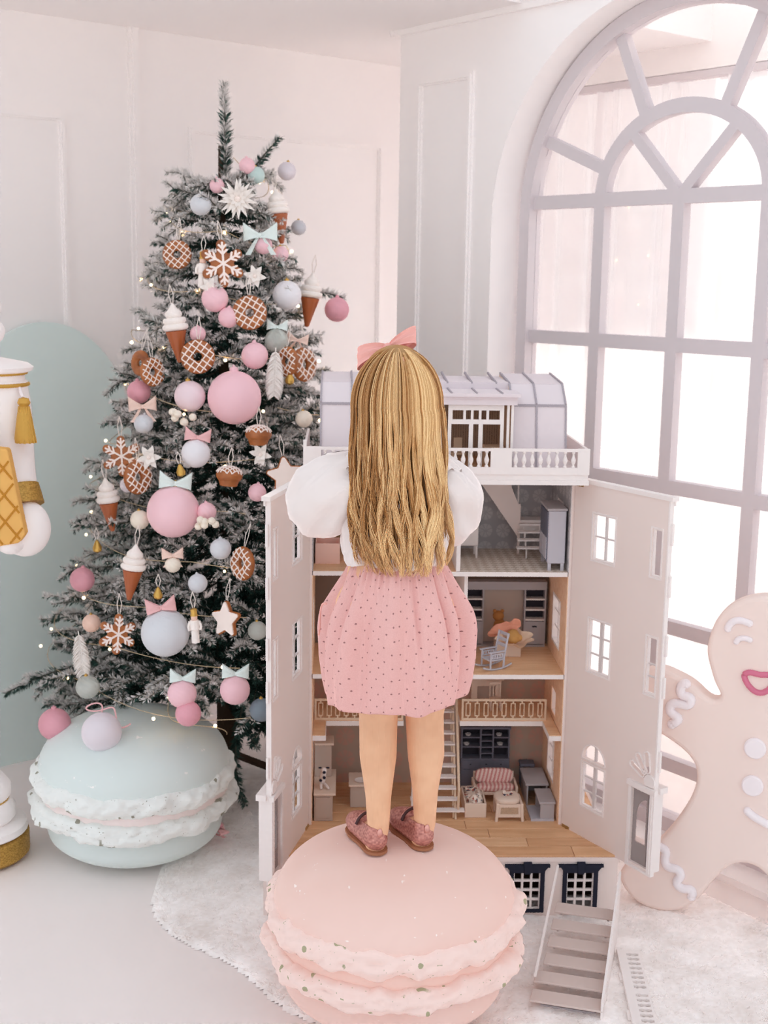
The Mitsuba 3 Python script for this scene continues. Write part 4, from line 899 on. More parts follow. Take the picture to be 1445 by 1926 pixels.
NAME = {'ball': ('bauble', 'bauble'), 'ring': ('ring_biscuit', 'biscuit'), 'flake': ('snowflake_cookie', 'cookie'), 'star': ('star_cookie', 'cookie'), 'cone': ('ice_cream_ornament', 'ornament'), 'cup': ('cupcake_ornament', 'ornament'), 'flower': ('flocked_flower', 'flower'), 'feather': ('feather_ornament', 'feather'), 'berry': ('berry_cluster', 'berries'), 'drop': ('golden_drop', 'ornament'), 'soldier': ('soldier_ornament', 'ornament'), 'bow': ('gauze_ribbon', 'ribbon')}
ORN = [
('ball', -0.283, 3.397, 1.226, 0.0706, 'pink', 'largest pink bauble in the middle of the Christmas tree'),
('ball', -0.439, 3.316, 0.932, 0.0685, 'pearlpink', 'bow_mint', 'big pearly pink bauble under a mint gauze bow on the tree'),
('ball', -0.453, 3.226, 0.628, 0.0623, 'blue', 'tuft_pink', 'big pale blue bauble with a pink tuft low on the tree'),
('ball', -0.339, 3.468, 1.483, 0.0355, 'pink', 'pink bauble below the topmost snowflake cookie on the tree'),
('ball', -0.232, 3.445, 1.334, 0.0356, 'pink', 'pink bauble straight above the largest pink bauble'),
('ball', -0.302, 3.456, 1.434, 0.027, 'pink', 'pink bauble touching the left rim of the iced ring below the snowflake cookie'),
('ball', -0.014, 3.704, 1.452, 0.035, 'rose', 'rose bauble hanging free at the right outer edge of the tree'),
('ball', -0.547, 3.473, 1.231, 0.0316, 'rose', "rose bauble under the overlapping iced rings at the tree's left edge"),
('ball', -0.703, 3.418, 0.722, 0.0334, 'rose', 'rose bauble at a left branch tip before the teal board'),
('ball', -0.35, 3.304, 0.934, 0.0251, 'pink', 'small pink bauble beside the big pearly pink bauble'),
('ball', -0.405, 3.172, 0.48, 0.0371, 'pink', 'bow_mint', 'pink bauble with mint ribbon just above the mint macaron'),
('ball', -0.388, 3.156, 0.432, 0.0329, 'rose', 'deeper rose bauble tucked under the beribboned one above the macaron'),
('ball', -0.269, 3.176, 0.49, 0.0386, 'pink', 'bow_mint', 'pink bauble with mint bow on the low branches beside the dollhouse door'),
('ball', -0.769, 3.321, 0.343, 0.0432, 'rose', 'rose bauble partly hidden behind the mint macaron'),
('ball', -0.22, 3.337, 0.981, 0.0239, 'pink', 'small pink bauble left of the dollhouse door top'),
('ball', -0.215, 3.557, 1.627, 0.0246, 'pink', 'small pink bauble beneath the upper mint gauze bow'),
('ball', -0.383, 3.444, 1.39, 0.0212, 'pink', 'small pink bauble right of the cone with the white swirl'),
('ball', -0.151, 3.57, 1.493, 0.0395, 'white', 'pale grey white bauble left of an upper right ice cream cone'),
('ball', -0.401, 3.398, 1.228, 0.0409, 'pearl', 'iridescent pearl bauble left of the largest pink bauble'),
('ball', -0.382, 3.351, 1.082, 0.0379, 'white', 'bow_pink', 'white glitter bauble topped by a dusty pink bow'),
('ball', -0.312, 3.277, 0.841, 0.0278, 'blue', 'small pale blue bauble left of the iced ring seen edge on'),
('ball', -0.37, 3.252, 0.754, 0.025, 'blue', 'smallest pale blue bauble above the big pale blue one'),
('ball', -0.237, 3.615, 1.815, 0.0233, 'mint', 'mint bauble near the tree top'),
('ball', -0.339, 3.557, 1.782, 0.0201, 'pink', 'small pink bauble left of the white flower'),
('ball', -0.382, 3.547, 1.731, 0.0287, 'blue', 'grey blue bauble at the upper left edge of the tree'),
('ball', -0.124, 3.705, 1.68, 0.0211, 'gray', 'small grey bauble at the upper right edge of the tree'),
('ball', -0.531, 3.343, 0.904, 0.0254, 'cream', 'cream pearl bauble left of the big pearly pink bauble'),
('ball', -0.176, 3.492, 1.373, 0.0317, 'clear', 'bow_mint', 'clear pearl bauble with mint gauze above the feather'),
('ball', -0.571, 3.398, 0.988, 0.02, 'lilac', 'small lilac bauble behind the left snowflake cookie'),
('ball', -0.101, 3.476, 1.162, 0.0232, 'cream', 'cream pearl bauble on the right side above the roof of the dollhouse'),
('ball', -0.668, 3.276, 0.463, 0.0311, 'clear', 'clear glass bauble on the lowest left branch'),
('ball', -0.529, 3.428, 1.15, 0.0257, 'blue', 'pale blue bauble above the left snowflake cookie'),
('ball', -0.157, 3.704, 1.834, 0.0254, 'lilac', 'lilac bauble on the upper right sprig'),
('ball', -0.261, 3.602, 1.839, 0.0217, 'pink', "pink bauble right under the tree's top sprig"),
('ball', -0.17, 3.602, 1.604, 0.022, 'pearlpink', 'pearly pink bauble below the upper ice cream cone'),
('ball', -0.201, 3.174, 0.436, 0.0304, 'slate', 'slate blue bauble beside the dollhouse door edge'),
('ball', -0.665, 3.335, 0.622, 0.0242, 'peach', 'peach bauble above the white feather'),
('ball', -0.214, 3.231, 0.633, 0.025, 'clear', 'clear bauble at the right near the dollhouse door hinge side'),
('ball', -0.437, 3.275, 0.798, 0.0209, 'cream', 'bow_peach', 'cream pearl bauble with peach ribbon'),
('ring', -0.446, 3.533, 1.598, 0.0388, '0', "brown lattice iced ring biscuit near the tree's upper left edge"),
('ring', -0.247, 3.476, 1.447, 0.0457, '0', 'brown lattice iced ring biscuit below the topmost snowflake cookie'),
('ring', -0.382, 3.425, 1.331, 0.0452, '0', 'brown lattice iced ring biscuit above the iridescent pearl bauble'),
('ring', -0.508, 3.462, 1.286, 0.0386, '35', 'lattice iced ring biscuit tilted at the left edge of the tree'),
('ring', -0.546, 3.503, 1.307, 0.0347, '-50', 'dark plain ring biscuit behind a tilted iced one'),
('ring', -0.541, 3.386, 1.011, 0.0454, '40', 'tilted lattice iced ring biscuit over the left snowflake cookie'),
('ring', -0.254, 3.273, 0.803, 0.0446, '-52', 'lattice iced ring biscuit turned edge on beside the dollhouse door'),
('ring', -0.103, 3.541, 1.305, 0.0469, '48', 'white speckled iced ring biscuit at the right edge of the tree'),
('ring', -0.148, 3.494, 1.316, 0.0405, '-45', 'iced ring biscuit beside the white feather'),
('flake', -0.321, 3.496, 1.575, 0.0627, 'topmost snowflake cookie with white icing on the tree'),
('flake', -0.593, 3.446, 1.059, 0.0547, 'snowflake cookie at the left edge of the tree'),
('flake', -0.585, 3.272, 0.61, 0.0533, 'lowest snowflake cookie with white icing on the tree'),
('star', -0.147, 3.384, 1.019, 0.0569, 'white iced star cookie above the left dollhouse door'),
('star', -0.293, 3.226, 0.664, 0.0526, 'tilted white iced star cookie low on the tree'),
('cone', -0.443, 3.462, 1.393, 0.0854, 'ice cream cone with white swirl at the left of the pink bauble pair'),
('cone', -0.179, 3.667, 1.711, 0.0818, 'topmost ice cream cone at the upper right of the tree'),
('cone', -0.091, 3.708, 1.481, 0.0837, "ice cream cone at the tree's right edge beside the hanging rose bauble"),
('cone', -0.627, 3.425, 0.931, 0.0792, 'ice cream cone at the left edge under the left snowflake cookie'),
('cone', -0.547, 3.306, 0.772, 0.0815, 'ice cream cone in the lower left with its tip in dark branches'),
('cup', -0.219, 3.385, 1.128, 0.0368, 'small iced cupcake right under the largest pink bauble'),
('cup', -0.293, 3.335, 1.025, 0.0364, 'small iced cupcake above the small pink bauble'),
('flower', -0.284, 3.558, 1.748, 0.0546, 'white shaggy flower near the tree top'),
('flower', -0.353, 3.477, 1.513, 0.0284, 'small white flocked flower left of the pink bauble pair'),
('flower', -0.235, 3.513, 1.543, 0.0316, 'small white flocked flower right of the topmost snowflake cookie'),
('flower', -0.511, 3.386, 1.065, 0.034, 'white petal flower left of the beribboned white bauble'),
('flower', -0.213, 3.37, 1.078, 0.0311, 'small white flower under the right cupcake'),
('feather', -0.179, 3.458, 1.29, 0.0645, 'white feather hanging beside the iced rings on the right'),
('feather', -0.695, 3.329, 0.541, 0.06, 'white feather at the lower left of the tree'),
('berry', -0.348, 3.292, 0.895, 0.0334, 'cluster of cream berries beneath the small pink bauble'),
('berry', -0.417, 3.384, 1.169, 0.0338, 'cluster of cream berries under the iridescent pearl bauble'),
('drop', -0.421, 3.343, 1.034, 0.0154, 'golden drop ornament left of the upper cupcake'),
('drop', -0.475, 3.261, 0.721, 0.0153, 'golden drop ornament above the big pale blue bauble'),
('drop', -0.658, 3.408, 0.814, 0.0159, 'golden drop ornament at the far left branch'),
('drop', -0.14, 3.482, 1.268, 0.0159, 'golden drop ornament under the right iced rings'),
('soldier', -0.376, 3.221, 0.651, 0.047, 'tiny toy soldier ornament right of the big pale blue bauble'),
('soldier', -0.374, 3.494, 1.562, 0.0484, 'tiny toy soldier ornament left of the topmost snowflake cookie'),
('bow', -0.223, 3.561, 1.652, 0.0463, 'mint', 'mint gauze bow below the topmost ice cream cone'),
('bow', -0.121, 3.55, 1.371, 0.0293, 'peach', "peach ribbon near the tree's right edge"),
('bow', -0.534, 3.447, 1.194, 0.0372, 'peach', 'peach ribbon under the rose bauble on the left'),
]
BALL = trimesh.creation.icosphere(subdivisions=4); CAPM = lathe([(0, -.06), (.2, -.06), (.2, .12), (.16, .16), (.06, .17), (.05, .26), (0, .27)], 14)
for o in ORN:
    kind, pos, r, ex, lab = o[0], np.array(o[1:4]), o[4], list(o[5:-1]), o[-1]
    nm, ct = NAME[kind]
    pos = pos - (pos - [0, 0, CAM_Z]) / np.linalg.norm(pos - [0, 0, CAM_Z]) * (.016 if kind == 'ball' else .04)
    w = np.array([-pos[0], -pos[1], .12]) / 3.6
    if kind in ('ring',) and ex: 
        a = math.radians(float(ex[0])); w = np.array([w[0] * math.cos(a) - w[1] * math.sin(a), w[0] * math.sin(a) + w[1] * math.cos(a), .1])
    elif kind in ('flake', 'star'):
        a = rnd.uniform(-.35, .35) if 'tilted' not in lab else -.75; w = np.array([w[0] * math.cos(a) - w[1] * math.sin(a), w[0] * math.sin(a) + w[1] * math.cos(a), .1])
    w /= np.linalg.norm(w); u = np.cross(Z3, w); u /= np.linalg.norm(u); v = np.cross(w, u)
    tilt = rnd.uniform(-.15, .15); u, v = u * math.cos(tilt) + v * math.sin(tilt), v * math.cos(tilt) - u * math.sin(tilt)
    def at(m): return frame(m, pos, u, v, w)
    k = thing(nm, lab, ct, GROUP[kind])
    def hang(top, ln=.05, wid=.009):
        for s in (-1, 1): part(k, 'thread', at(tube([(s * .002, top, 0), (s * wid * .7, top + ln * .5, -.004), (0, top + ln, -.012)], .0012, 4)), 'thread')
    if kind == 'ball':
        sc = (1, 1, 1) if (r, ex[0]) != (0, 0) else 1
        part(k, 'globe', at(move(BALL, s=r)), 'bauble_' + ex[0], smooth=True)
        part(k, 'cap', at(move(CAPM.copy().apply_transform(trimesh.transformations.rotation_matrix(-math.pi / 2, [1, 0, 0])), 0, 0, 0, s=max(r, .02) * .8).apply_translation([0, r, 0])), 'bauble_' + ex[0] if ex[0] in ('pink', 'rose', 'blue') else 'gold', smooth=40)
        if len(ex) > 1:
            c = ex[1].split('_')[1]; s = max(.028, r * (.62 if r > .05 else .9))
            part(k, 'ribbon', at(move(bow_mesh(s), 0, r * 1.02 + s * .12, r * .15)), 'gauze_' + c, smooth=True)
    elif kind == 'ring':
        part(k, 'biscuit', at(ring_mesh(r * .62, r * .38)), 'cookie', smooth=True)
        if 'plain' not in lab:
            n = 60; ln = []
            for sgn in (1, -1):
                for j in np.arange(-3, 4):
                    t = np.linspace(-1, 1, 40) * r; c = j * r * .33
                    x, y = (t + c * sgn) * .72, (t * sgn - c) * .72
                    ang = .2; x, y = x * math.cos(ang) - y * math.sin(ang), x * math.sin(ang) + y * math.cos(ang)
                    rr = np.hypot(x, y); ok = (rr > r * .27) & (rr < r * .97)
                    zt = .7 * np.sqrt(np.maximum(0, (r * .38) ** 2 - (rr - r * .62) ** 2)) + .0006
                    run = []
                    for q in range(40):
                        if ok[q]: run.append((x[q], y[q], zt[q]))
                        if (not ok[q] or q == 39) and len(run) > 2: ln.append(tube(run, r * .042, 5)); run = []
                        elif not ok[q]: run = []
            part(k, 'icing_lines', at(cat(*ln)), 'icing', smooth=True, kind='stuff')
        hang(r, .06)
    elif kind in ('flake', 'star'):
        p = snow_poly(r * .80, br=False).buffer(r * .20).buffer(r * .1).buffer(-r * .1) if kind == 'flake' else star_poly(r)
        part(k, 'biscuit', at(move(rounded_extr(p, r * .22, r * .06, 140, 2), 0, 0, -r * .11)), 'cookie', smooth=50)
        ic = snow_poly(r * .86).buffer(r * .042) if kind == 'flake' else star_poly(r).buffer(-r * .05)
        part(k, 'icing', at(move(extr(ic, r * .07), 0, 0, r * .10)), 'icing')
        hang(r * .95, .055)
    elif kind == 'cone':
        part(k, 'cone', at(rot(lathe([(0, -r * .95), (r * .07, -r * .93), (r * .32, .02 * r), (r * .30, .04 * r), (0, .04 * r)], 28), -math.pi / 2, [1, 0, 0]) if True else None), 'cone_glaze', smooth=40)
        pr = [(0, .02)]
        for j, (rad, z) in enumerate(((.40, .16), (.36, .36), (.26, .55))):
            pr += [(rad * .86, z - .10), (rad, z - .04), (rad, z + .04), (rad * .86, z + .09)]
        pr += [(.12, .74), (.05, .86), (0, .9)]
        part(k, 'swirl', at(rot(lathe([(a * r, b * r) for a, b in pr], 28), -math.pi / 2, [1, 0, 0])), 'cream_swirl', smooth=60)
        hang(r * .88, .05)
    elif kind == 'cup':
        part(k, 'cup', at(rot(lathe([(0, -r * .7), (r * .62, -r * .7), (r * .85, 0), (0, 0)], 24), -math.pi / 2, [1, 0, 0])), 'cookie', smooth=40)
        part(k, 'top', at(move(ellipsoid((0, 0, 0), (r * .95, r * .62, r * .9), 3), 0, r * .05, 0)), 'cookie', smooth=True)
        ln = []
        for sgn in (1, -1):
            for j in range(-3, 4):
                pts = [(x, r * .05 + r * .66 * math.sqrt(max(0, 1 - (x / r) ** 2 - (z / (r * .93)) ** 2)), z) for q in np.linspace(-1, 1, 14) for x, z in [((q + j * .28 * sgn) * r * .66, (q * sgn - j * .28) * r * .62)] if (x / r) ** 2 + (z / (r * .93)) ** 2 < .95]
                if len(pts) > 2: ln.append(tube(pts, r * .05, 5))
        part(k, 'icing_lines', at(cat(*ln)), 'icing', smooth=True, kind='stuff')
        hang(r * .65, .05)
    elif kind == 'flower':
        big = r > .04; ms = []
        for ringi, (n_, L, el) in enumerate(((16, 1., .15), (14, .85, .5), (10, .65, .85), (6, .4, 1.2)) if big else ((6, 1., .2), (5, .7, .7))):
            for j in range(n_):
                a = 6.283 * (j + .5 * ringi) / n_ + rnd.uniform(-.15, .15); ww = r * (.11 if big else .26)
                dd = np.array([math.cos(a) * math.cos(el), math.sin(a) * math.cos(el), math.sin(el)]); s_ = np.array([-math.sin(a), math.cos(a), 0])
                rows = [np.stack([dd * L * r * t + s_ * ww * q * math.sin(math.pi * min(.98, .15 + .85 * t)) + np.array([0, 0, -.12 * r * t * t]) for q in (-1, 0, 1)]) for t in np.linspace(0, 1, 5)]
                ms.append((grid_mesh(np.stack(rows))))
        for m in ms: part(k, 'petal', at(m), 'flock_white', smooth=True)
        part(k, 'centre', at(ellipsoid((0, 0, r * .1), (r * .16,) * 3, 2)), 'icing', smooth=True)
    elif kind == 'feather':
        ms = [tube([(0, r, 0), (0.05 * r, 0, .1 * r), (0, -r, 0)], r * .03, 5)]
        for t in np.linspace(-.95, .8, 26):
            for s in (-1, 1):
                L = r * .5 * math.sqrt(max(.05, 1 - ((t + .1) / 1.05) ** 2)); a = np.array([0, t * r, .05 * r]); e = a + np.array([s * L * .75, -L * .65, rnd.uniform(-.1, .15) * r])
                ms.append(tube([a, (a + e) / 2 + [0, .03 * r, .03 * r], e], [r * .035, r * .045, r * .012], 4))
        part(k, 'plume', at(cat(*ms)), 'flock_white', smooth=True, kind='stuff')
    elif kind == 'berry':
        for j in range(7):
            q = np.array([rnd.uniform(-.8, .8) * r, rnd.uniform(-.7, .7) * r, rnd.uniform(-.2, .4) * r]); part(k, 'berry', at(ellipsoid(q, (r * .3,) * 3, 2)), 'bauble_cream', smooth=True)
    elif kind == 'drop':
        part(k, 'drop', at(rot(lathe([(0, -r), (r * .7, -r * .6), (r * .8, 0), (r * .3, r * 1.1), (0, r * 1.4)], 16), -math.pi / 2, [1, 0, 0])), 'gold', smooth=50)
        hang(r * 1.4, .03)
    elif kind == 'soldier':
        part(k, 'body', at(rot(lathe([(0, -r), (r * .22, -r), (r * .2, -r * .3), (r * .26, -r * .25), (r * .24, r * .25), (0, r * .3)], 16), -math.pi / 2, [1, 0, 0])), 'cream_swirl', smooth=40)
        part(k, 'head', at(rot(lathe([(0, r * .25), (r * .17, r * .3), (r * .18, r * .5), (0, r * .52)], 16), -math.pi / 2, [1, 0, 0])), 'bauble_peach', smooth=40)
        part(k, 'hat', at(rot(lathe([(0, r * .5), (r * .21, r * .5), (r * .21, r * .56), (r * .18, r * .6), (r * .19, r * .88), (0, r * .95)], 16), -math.pi / 2, [1, 0, 0])), 'gold', smooth=40)
        for s in (-1, 1): part(k, 'arm', at(tube([(s * r * .25, r * .2, 0), (s * r * .34, -r * .1, r * .05), (s * r * .3, -r * .3, r * .12)], r * .075, 8)), 'cream_swirl', smooth=True)
        hang(r * .95, .04)
    elif kind == 'bow':
        part(k, 'bow', at(bow_mesh(r)), 'gauze_' + ex[0], smooth=True)
# the string of fairy lights
scene['bulb_glow'] = {'type': 'diffuse', 'reflectance': rgb((255, 220, 160))}
matte('light_wire', (204, 184, 152))
FL = thing('fairy_lights', 'string of tiny warm fairy lights wound round the Christmas tree', 'string lights')
tt = np.linspace(0, 1, 700); zz = 1.86 - 1.50 * tt ** .85; aa = -1.2 + 2 * math.pi * 10.5 * tt
rr = np.array([tree_r(z) for z in zz]) * (.94 + .05 * np.sin(aa * 3.3))
wp_ = np.stack([TX + rr * np.cos(aa), TY + rr * np.sin(aa), zz - .02 * np.abs(np.sin(aa * 2.6))], -1)
okm = np.array([allowed(p) for p in wp_]); runs, cur = [], []
for p, g in zip(wp_, okm):
    if g: cur.append(p)
    elif cur: runs.append(cur); cur = []
if cur: runs.append(cur)
for c in runs:
    if len(c) > 4: part(FL, 'wire', tube(c, .0011, 4), 'light_wire')
tail = spline([(-.50, 3.40, .44), (-.462, 3.33, .41), (-.44, 3.24, .384), (-.36, 3.22, .375), (-.30, 3.28, .33)], 30)
part(FL, 'wire', tube(tail, .0013, 4), 'light_wire')
bulb = trimesh.creation.icosphere(subdivisions=1); nb_ = 0
for i in list(range(8, 700, 7)):
    p = wp_[i]
    if not okm[i] or math.sin(aa[i]) > .45: continue
    out = np.array([math.cos(aa[i]), math.sin(aa[i]), 0]); q = p + out * rnd.uniform(.0, .03) + np.array([0, 0, rnd.uniform(-.015, .015)])
    kk = part(FL, 'bulb', move(bulb, *q, s=rnd.uniform(.0034, .0048)), 'bulb_glow'); scene[kk]['emitter'] = {'type': 'area', 'radiance': {'type': 'rgb', 'value': [1.5, .95, .4]}}
for i in (7, 17, 24):
    kk = part(FL, 'bulb', move(bulb, *(tail[i] + np.array([0, 0, .005])), s=.0045), 'bulb_glow'); scene[kk]['emitter'] = {'type': 'area', 'radiance': {'type': 'rgb', 'value': [1.5, .95, .4]}}
# the loose bauble on the mint macaron and the rose ribbon on the floor
k = thing('bauble', 'white glitter bauble with pink thread resting on top of the mint macaron', 'bauble')
bpz = np.array([-.613, 3.165, .378])
part(k, 'globe', move(BALL, *bpz, s=.0515), 'bauble_lilac', smooth=True)
part(k, 'ribbon', tube(spline([bpz + [.0, .01, .051], bpz + [-.03, .012, .07], bpz + [-.04, .01, .062], bpz + [-.01, .01, .054], bpz + [.03, .014, .06], bpz + [.035, .012, .045], bpz + [.07, .03, .012]], 40), .0022, 6), 'gauze_pink', smooth=True)
k = thing('ribbon_flower', 'crumpled rose pink ribbon flower on the floor by the mint macaron', 'ribbon')
for j in range(5):
    part(k, 'petal', move(rot(bow_mesh(.032), rnd.uniform(-1.2, 1.2), [rnd.random(), rnd.random(), 1]), -.352 + rnd.uniform(-.02, .02), 3.30 + rnd.uniform(-.015, .015), .044 + rnd.uniform(-.005, .012)), 'bauble_rose' if j % 2 else 'gauze_pink', smooth=True)

# ---------------------------------------------------------------- dollhouse furniture
matte('toy_white', (234, 226, 222)); matte('toy_gray', (176, 170, 172)); matte('toy_lilac', (190, 187, 194)); matte('toy_taupe', (190, 172, 160)); matte('toy_beige', (226, 206, 190)); matte('toy_dark', (58, 54, 60)); matte('toy_slate', (112, 112, 124))
matte('box_pink', (244, 204, 190)); matte('plush_ochre', (204, 156, 96)); matte('plush_brown', (162, 108, 62)); matte('cloth_salmon', (236, 168, 142)); matte('cloth_cream', (236, 214, 192)); matte('black_spot', (46, 46, 60)); matte('biscuit_card', (150, 112, 84))
def stripe_col(p, n, uv):
    t = (p.x - p.z * .25) * 95; t = t - dr.floor(t); return mix(lin((234, 208, 198)), lin((206, 142, 138)), smoothstep(.42, .5, t) * smoothstep(.98, .9, t))
matte('striped_cloth', proc(stripe_col))
def print_col(p, n, uv):
    a = noise(p.x * 150, p.y * 150, p.z * 150); b = noise(p.x * 190 + 9, p.y * 190, p.z * 190)
    return mix(mix(lin((236, 222, 208)), lin((170, 92, 76)), smoothstep(.62, .68, a)), lin((70, 66, 84)), smoothstep(.70, .75, b))
matte('printed_cloth', proc(print_col))
def cane(p, n, uv):
    u, v = p.x * 420, p.z * 420; u, v = u - dr.floor(u), v - dr.floor(v)
    return mix(lin((204, 176, 150)), lin((120, 96, 80)), smoothstep(.3, .4, u) * smoothstep(.9, .8, u) * smoothstep(.3, .4, v) * smoothstep(.9, .8, v))
matte('cane_weave', proc(cane))
def furn(name, label, c): return thing(name, label, c)
def pillow(x0, x1, y0, y1, z0, z1, e=.55):
    m = trimesh.creation.icosphere(subdivisions=4); v = np.array(m.vertices); v = np.sign(v) * np.abs(v) ** e
    return trimesh.Trimesh(v * np.array([x1 - x0, y1 - y0, z1 - z0]) / 2 + np.array([x0 + x1, y0 + y1, z0 + z1]) / 2, m.faces, process=False)
def crumple(m, a, s, seed):
    v = np.array(m.vertices); n = np.stack([meshkit.noise(v * s + 7 * k, seed + k) - .5 for k in range(3)], 1); return trimesh.Trimesh(v + a * n, m.faces, process=False)
def p4(t, x0, x1, y0, y1, z0, z1, mat, w=.005, name='leg'):
    for x in (x0, x1 - w):
        for y in (y0, y1 - w): part(t, name, box(x, x + w, y, y + w, z0, z1), mat)
# top floor
t = furn('storage_box', 'plain pink open box on the left of the top dollhouse floor', 'box')
part(t, 'panel', box(-.062, .000, 3.150, 3.153, Z3_, Z3_ + .052), 'box_pink'); part(t, 'panel', box(-.062, .000, 3.222, 3.225, Z3_, Z3_ + .052), 'box_pink')
part(t, 'panel', box(-.062, -.059, 3.153, 3.222, Z3_, Z3_ + .052), 'box_pink'); part(t, 'panel', box(-.003, 0, 3.153, 3.222, Z3_, Z3_ + .052), 'box_pink'); part(t, 'bottom', box(-.059, -.003, 3.153, 3.222, Z3_, Z3_ + .004), 'box_pink')
t = furn('toy_hut', 'small brown card hut with a gabled roof standing behind the pink box', 'toy house')
part(t, 'body', front(extr(Polygon([(-.056, Z3_), (.0, Z3_), (.0, .885), (-.028, .912), (-.056, .885)]), .04), 3.30), 'biscuit_card')
for s in (-1, 1): part(t, 'roof_slab', frame(box(0, .046, 0, .048, 0, .004), [-.028, 3.256, .914], [s * .72, 0, -.694], [0, 1, 0], [s * .694, 0, .72]), 'house_gray')
t = furn('side_table', 'white toy side table by the divider on the top dollhouse floor', 'table')
part(t, 'cabinet', cat(box(.302, .358, 3.225, 3.285, .864, .925, .002)), 'toy_white'); p4(t, .303, .357, 3.227, 3.283, Z3_, .866, 'toy_white')
part(t, 'top', box(.300, .360, 3.222, 3.288, .925, .929, .001), 'toy_white')
t = furn('wardrobe', 'lilac grey toy wardrobe at the right wall of the top dollhouse floor', 'wardrobe')
part(t, 'body', box(.516, .560, 3.085, 3.20, .850, .984, .002), 'toy_lilac'); part(t, 'top', box(.512, .562, 3.081, 3.204, .984, .990, .001), 'toy_gray'); p4(t, .518, .558, 3.087, 3.198, Z3_, .852, 'toy_lilac', .008, 'foot')
for y in (3.09, 3.145): d_ = part(t, 'door', box(.5135, .516, y, y + .05, .856, .980), 'toy_slate'); part(t, 'door_frame', box(.512, .5138, y + .002, y + .048, .860, .915), 'toy_lilac')
# middle floor
t = furn('built_in_shelf', 'grey toy wall unit with open cubbies at the back of the middle floor', 'shelf')
xa, xb, z0, z1, yb, yf = .332, .556, Z2, .748, 3.345, 3.315
part(t, 'back', box(xa, xb, yb - .002, yb, z0, z1), 'toy_gray')
for x in (xa, .384, .497, xb - .004): part(t, 'upright', box(x, x + .004, yf, yb - .002, z0, z1), 'toy_gray')
part(t, 'cornice', box(xa - .002, xb, yf - .003, yb, z1 - .022, z1), 'toy_gray'); part(t, 'plinth', box(xa, xb, yf, yb - .002, z0, z0 + .006), 'toy_gray')
for a, b in ((xa + .004, .384), (.501, xb - .004)):
    for z in (.640, .668, .697): part(t, 'shelf_board', box(a, b, yf, yb - .002, z, z + .004), 'toy_white')
    part(t, 'cubby_back', box(a, b, yb - .004, yb - .002, .644, z1 - .022), 'toy_dark'); dd = part(t, 'cupboard_door', box(a, b, yf, yf + .004, z0 + .008, .638), 'toy_gray'); part(t, 'knob', box((a + b) / 2 - .006, (a + b) / 2 + .006, yf - .002, yf, .622, .626), 'toy_dark')
part(t, 'niche_panel', box(.388, .497, yb - .006, yb - .002, z0 + .008, z1 - .022), 'toy_taupe')
t = furn('toy_crib', 'low pale toy crib under the cloth bundle on the middle floor', 'crib')
part(t, 'front_panel', box(.414, .478, 3.221, 3.225, Z2, .602, .001), 'toy_beige'); part(t, 'back_panel', box(.414, .478, 3.285, 3.289, Z2, .602, .001), 'toy_beige')
for x in (.414, .474): part(t, 'side_panel', box(x, x + .004, 3.225, 3.285, Z2, .602), 'toy_beige')
part(t, 'mattress', box(.418, .474, 3.225, 3.285, Z2 + .004, .588), 'toy_white')
def sheet(c, r, amp, seed, arc=(0, 6.283), open_=.2):
    n, m = 26, 64; A_, T_ = np.meshgrid(np.linspace(*arc, m), np.linspace(open_, 1, n)); q = np.stack([np.cos(A_) * 2.2, np.sin(A_) * 2.2, T_ * 3], -1)
    w = 1 + .3 * (meshkit.noise(q + seed, seed) - .5) + .12 * np.sin(A_ * 7 + seed) * T_
    P_ = np.stack([c[0] + r[0] * np.cos(A_) * T_ * w, c[1] + r[1] * np.sin(A_) * T_ * w, c[2] + r[2] * T_ ** 2.2 + amp * np.sin(A_ * 4 + seed) * T_], -1); return grid_mesh(P_)
single('cream_cloth', 'cream muslin cloth spilling open around the ochre toys on the crib', 'cloth', rot(sheet((.462, 3.225, .602), (.046, .030, .026), .004, 3, open_=.05), .55, [1, 0, -.3], (.462, 3.225, .602)), 'cloth_cream', smooth=True)
single('salmon_blanket', 'salmon pink blanket draped over the bundle on the crib', 'blanket', crumple(frame(pillow(-.052, .045, -.006, .006, -.018, .020, .8), [.440, 3.238, .640], [.9, 0, .36], [0, .9, .3], [-.36, -.25, .9]), .012, 60, 5), 'cloth_salmon', smooth=True)
for i, (x, z, r, m, lb) in enumerate(((.455, .625, .0175, 'plush_ochre', 'larger ochre plush toy inside the cream cloth'), (.469, .622, .0105, 'plush_ochre', 'small ochre ball beside the larger ochre plush in the cream cloth'), (.421, .668, .0150, 'plush_brown', 'brown plush head peeking over the salmon blanket'))):
    t = furn('plush_toy', lb, 'plush toy'); part(t, 'body', ellipsoid((x, 3.212 if i < 2 else 3.262, z), (r, r * .9, r * (1.15 if i == 0 else .95)), 3), m, smooth=True)
    if i == 2: part(t, 'torso', ellipsoid((x + .004, 3.262, z - .032), (.017, .014, .026), 3), m, smooth=True)
    if i == 2:
        for s in (-1, 1): part(t, 'ear', ellipsoid((x + s * .010, 3.262, z + .013), (.005, .004, .005), 2), m, smooth=True)
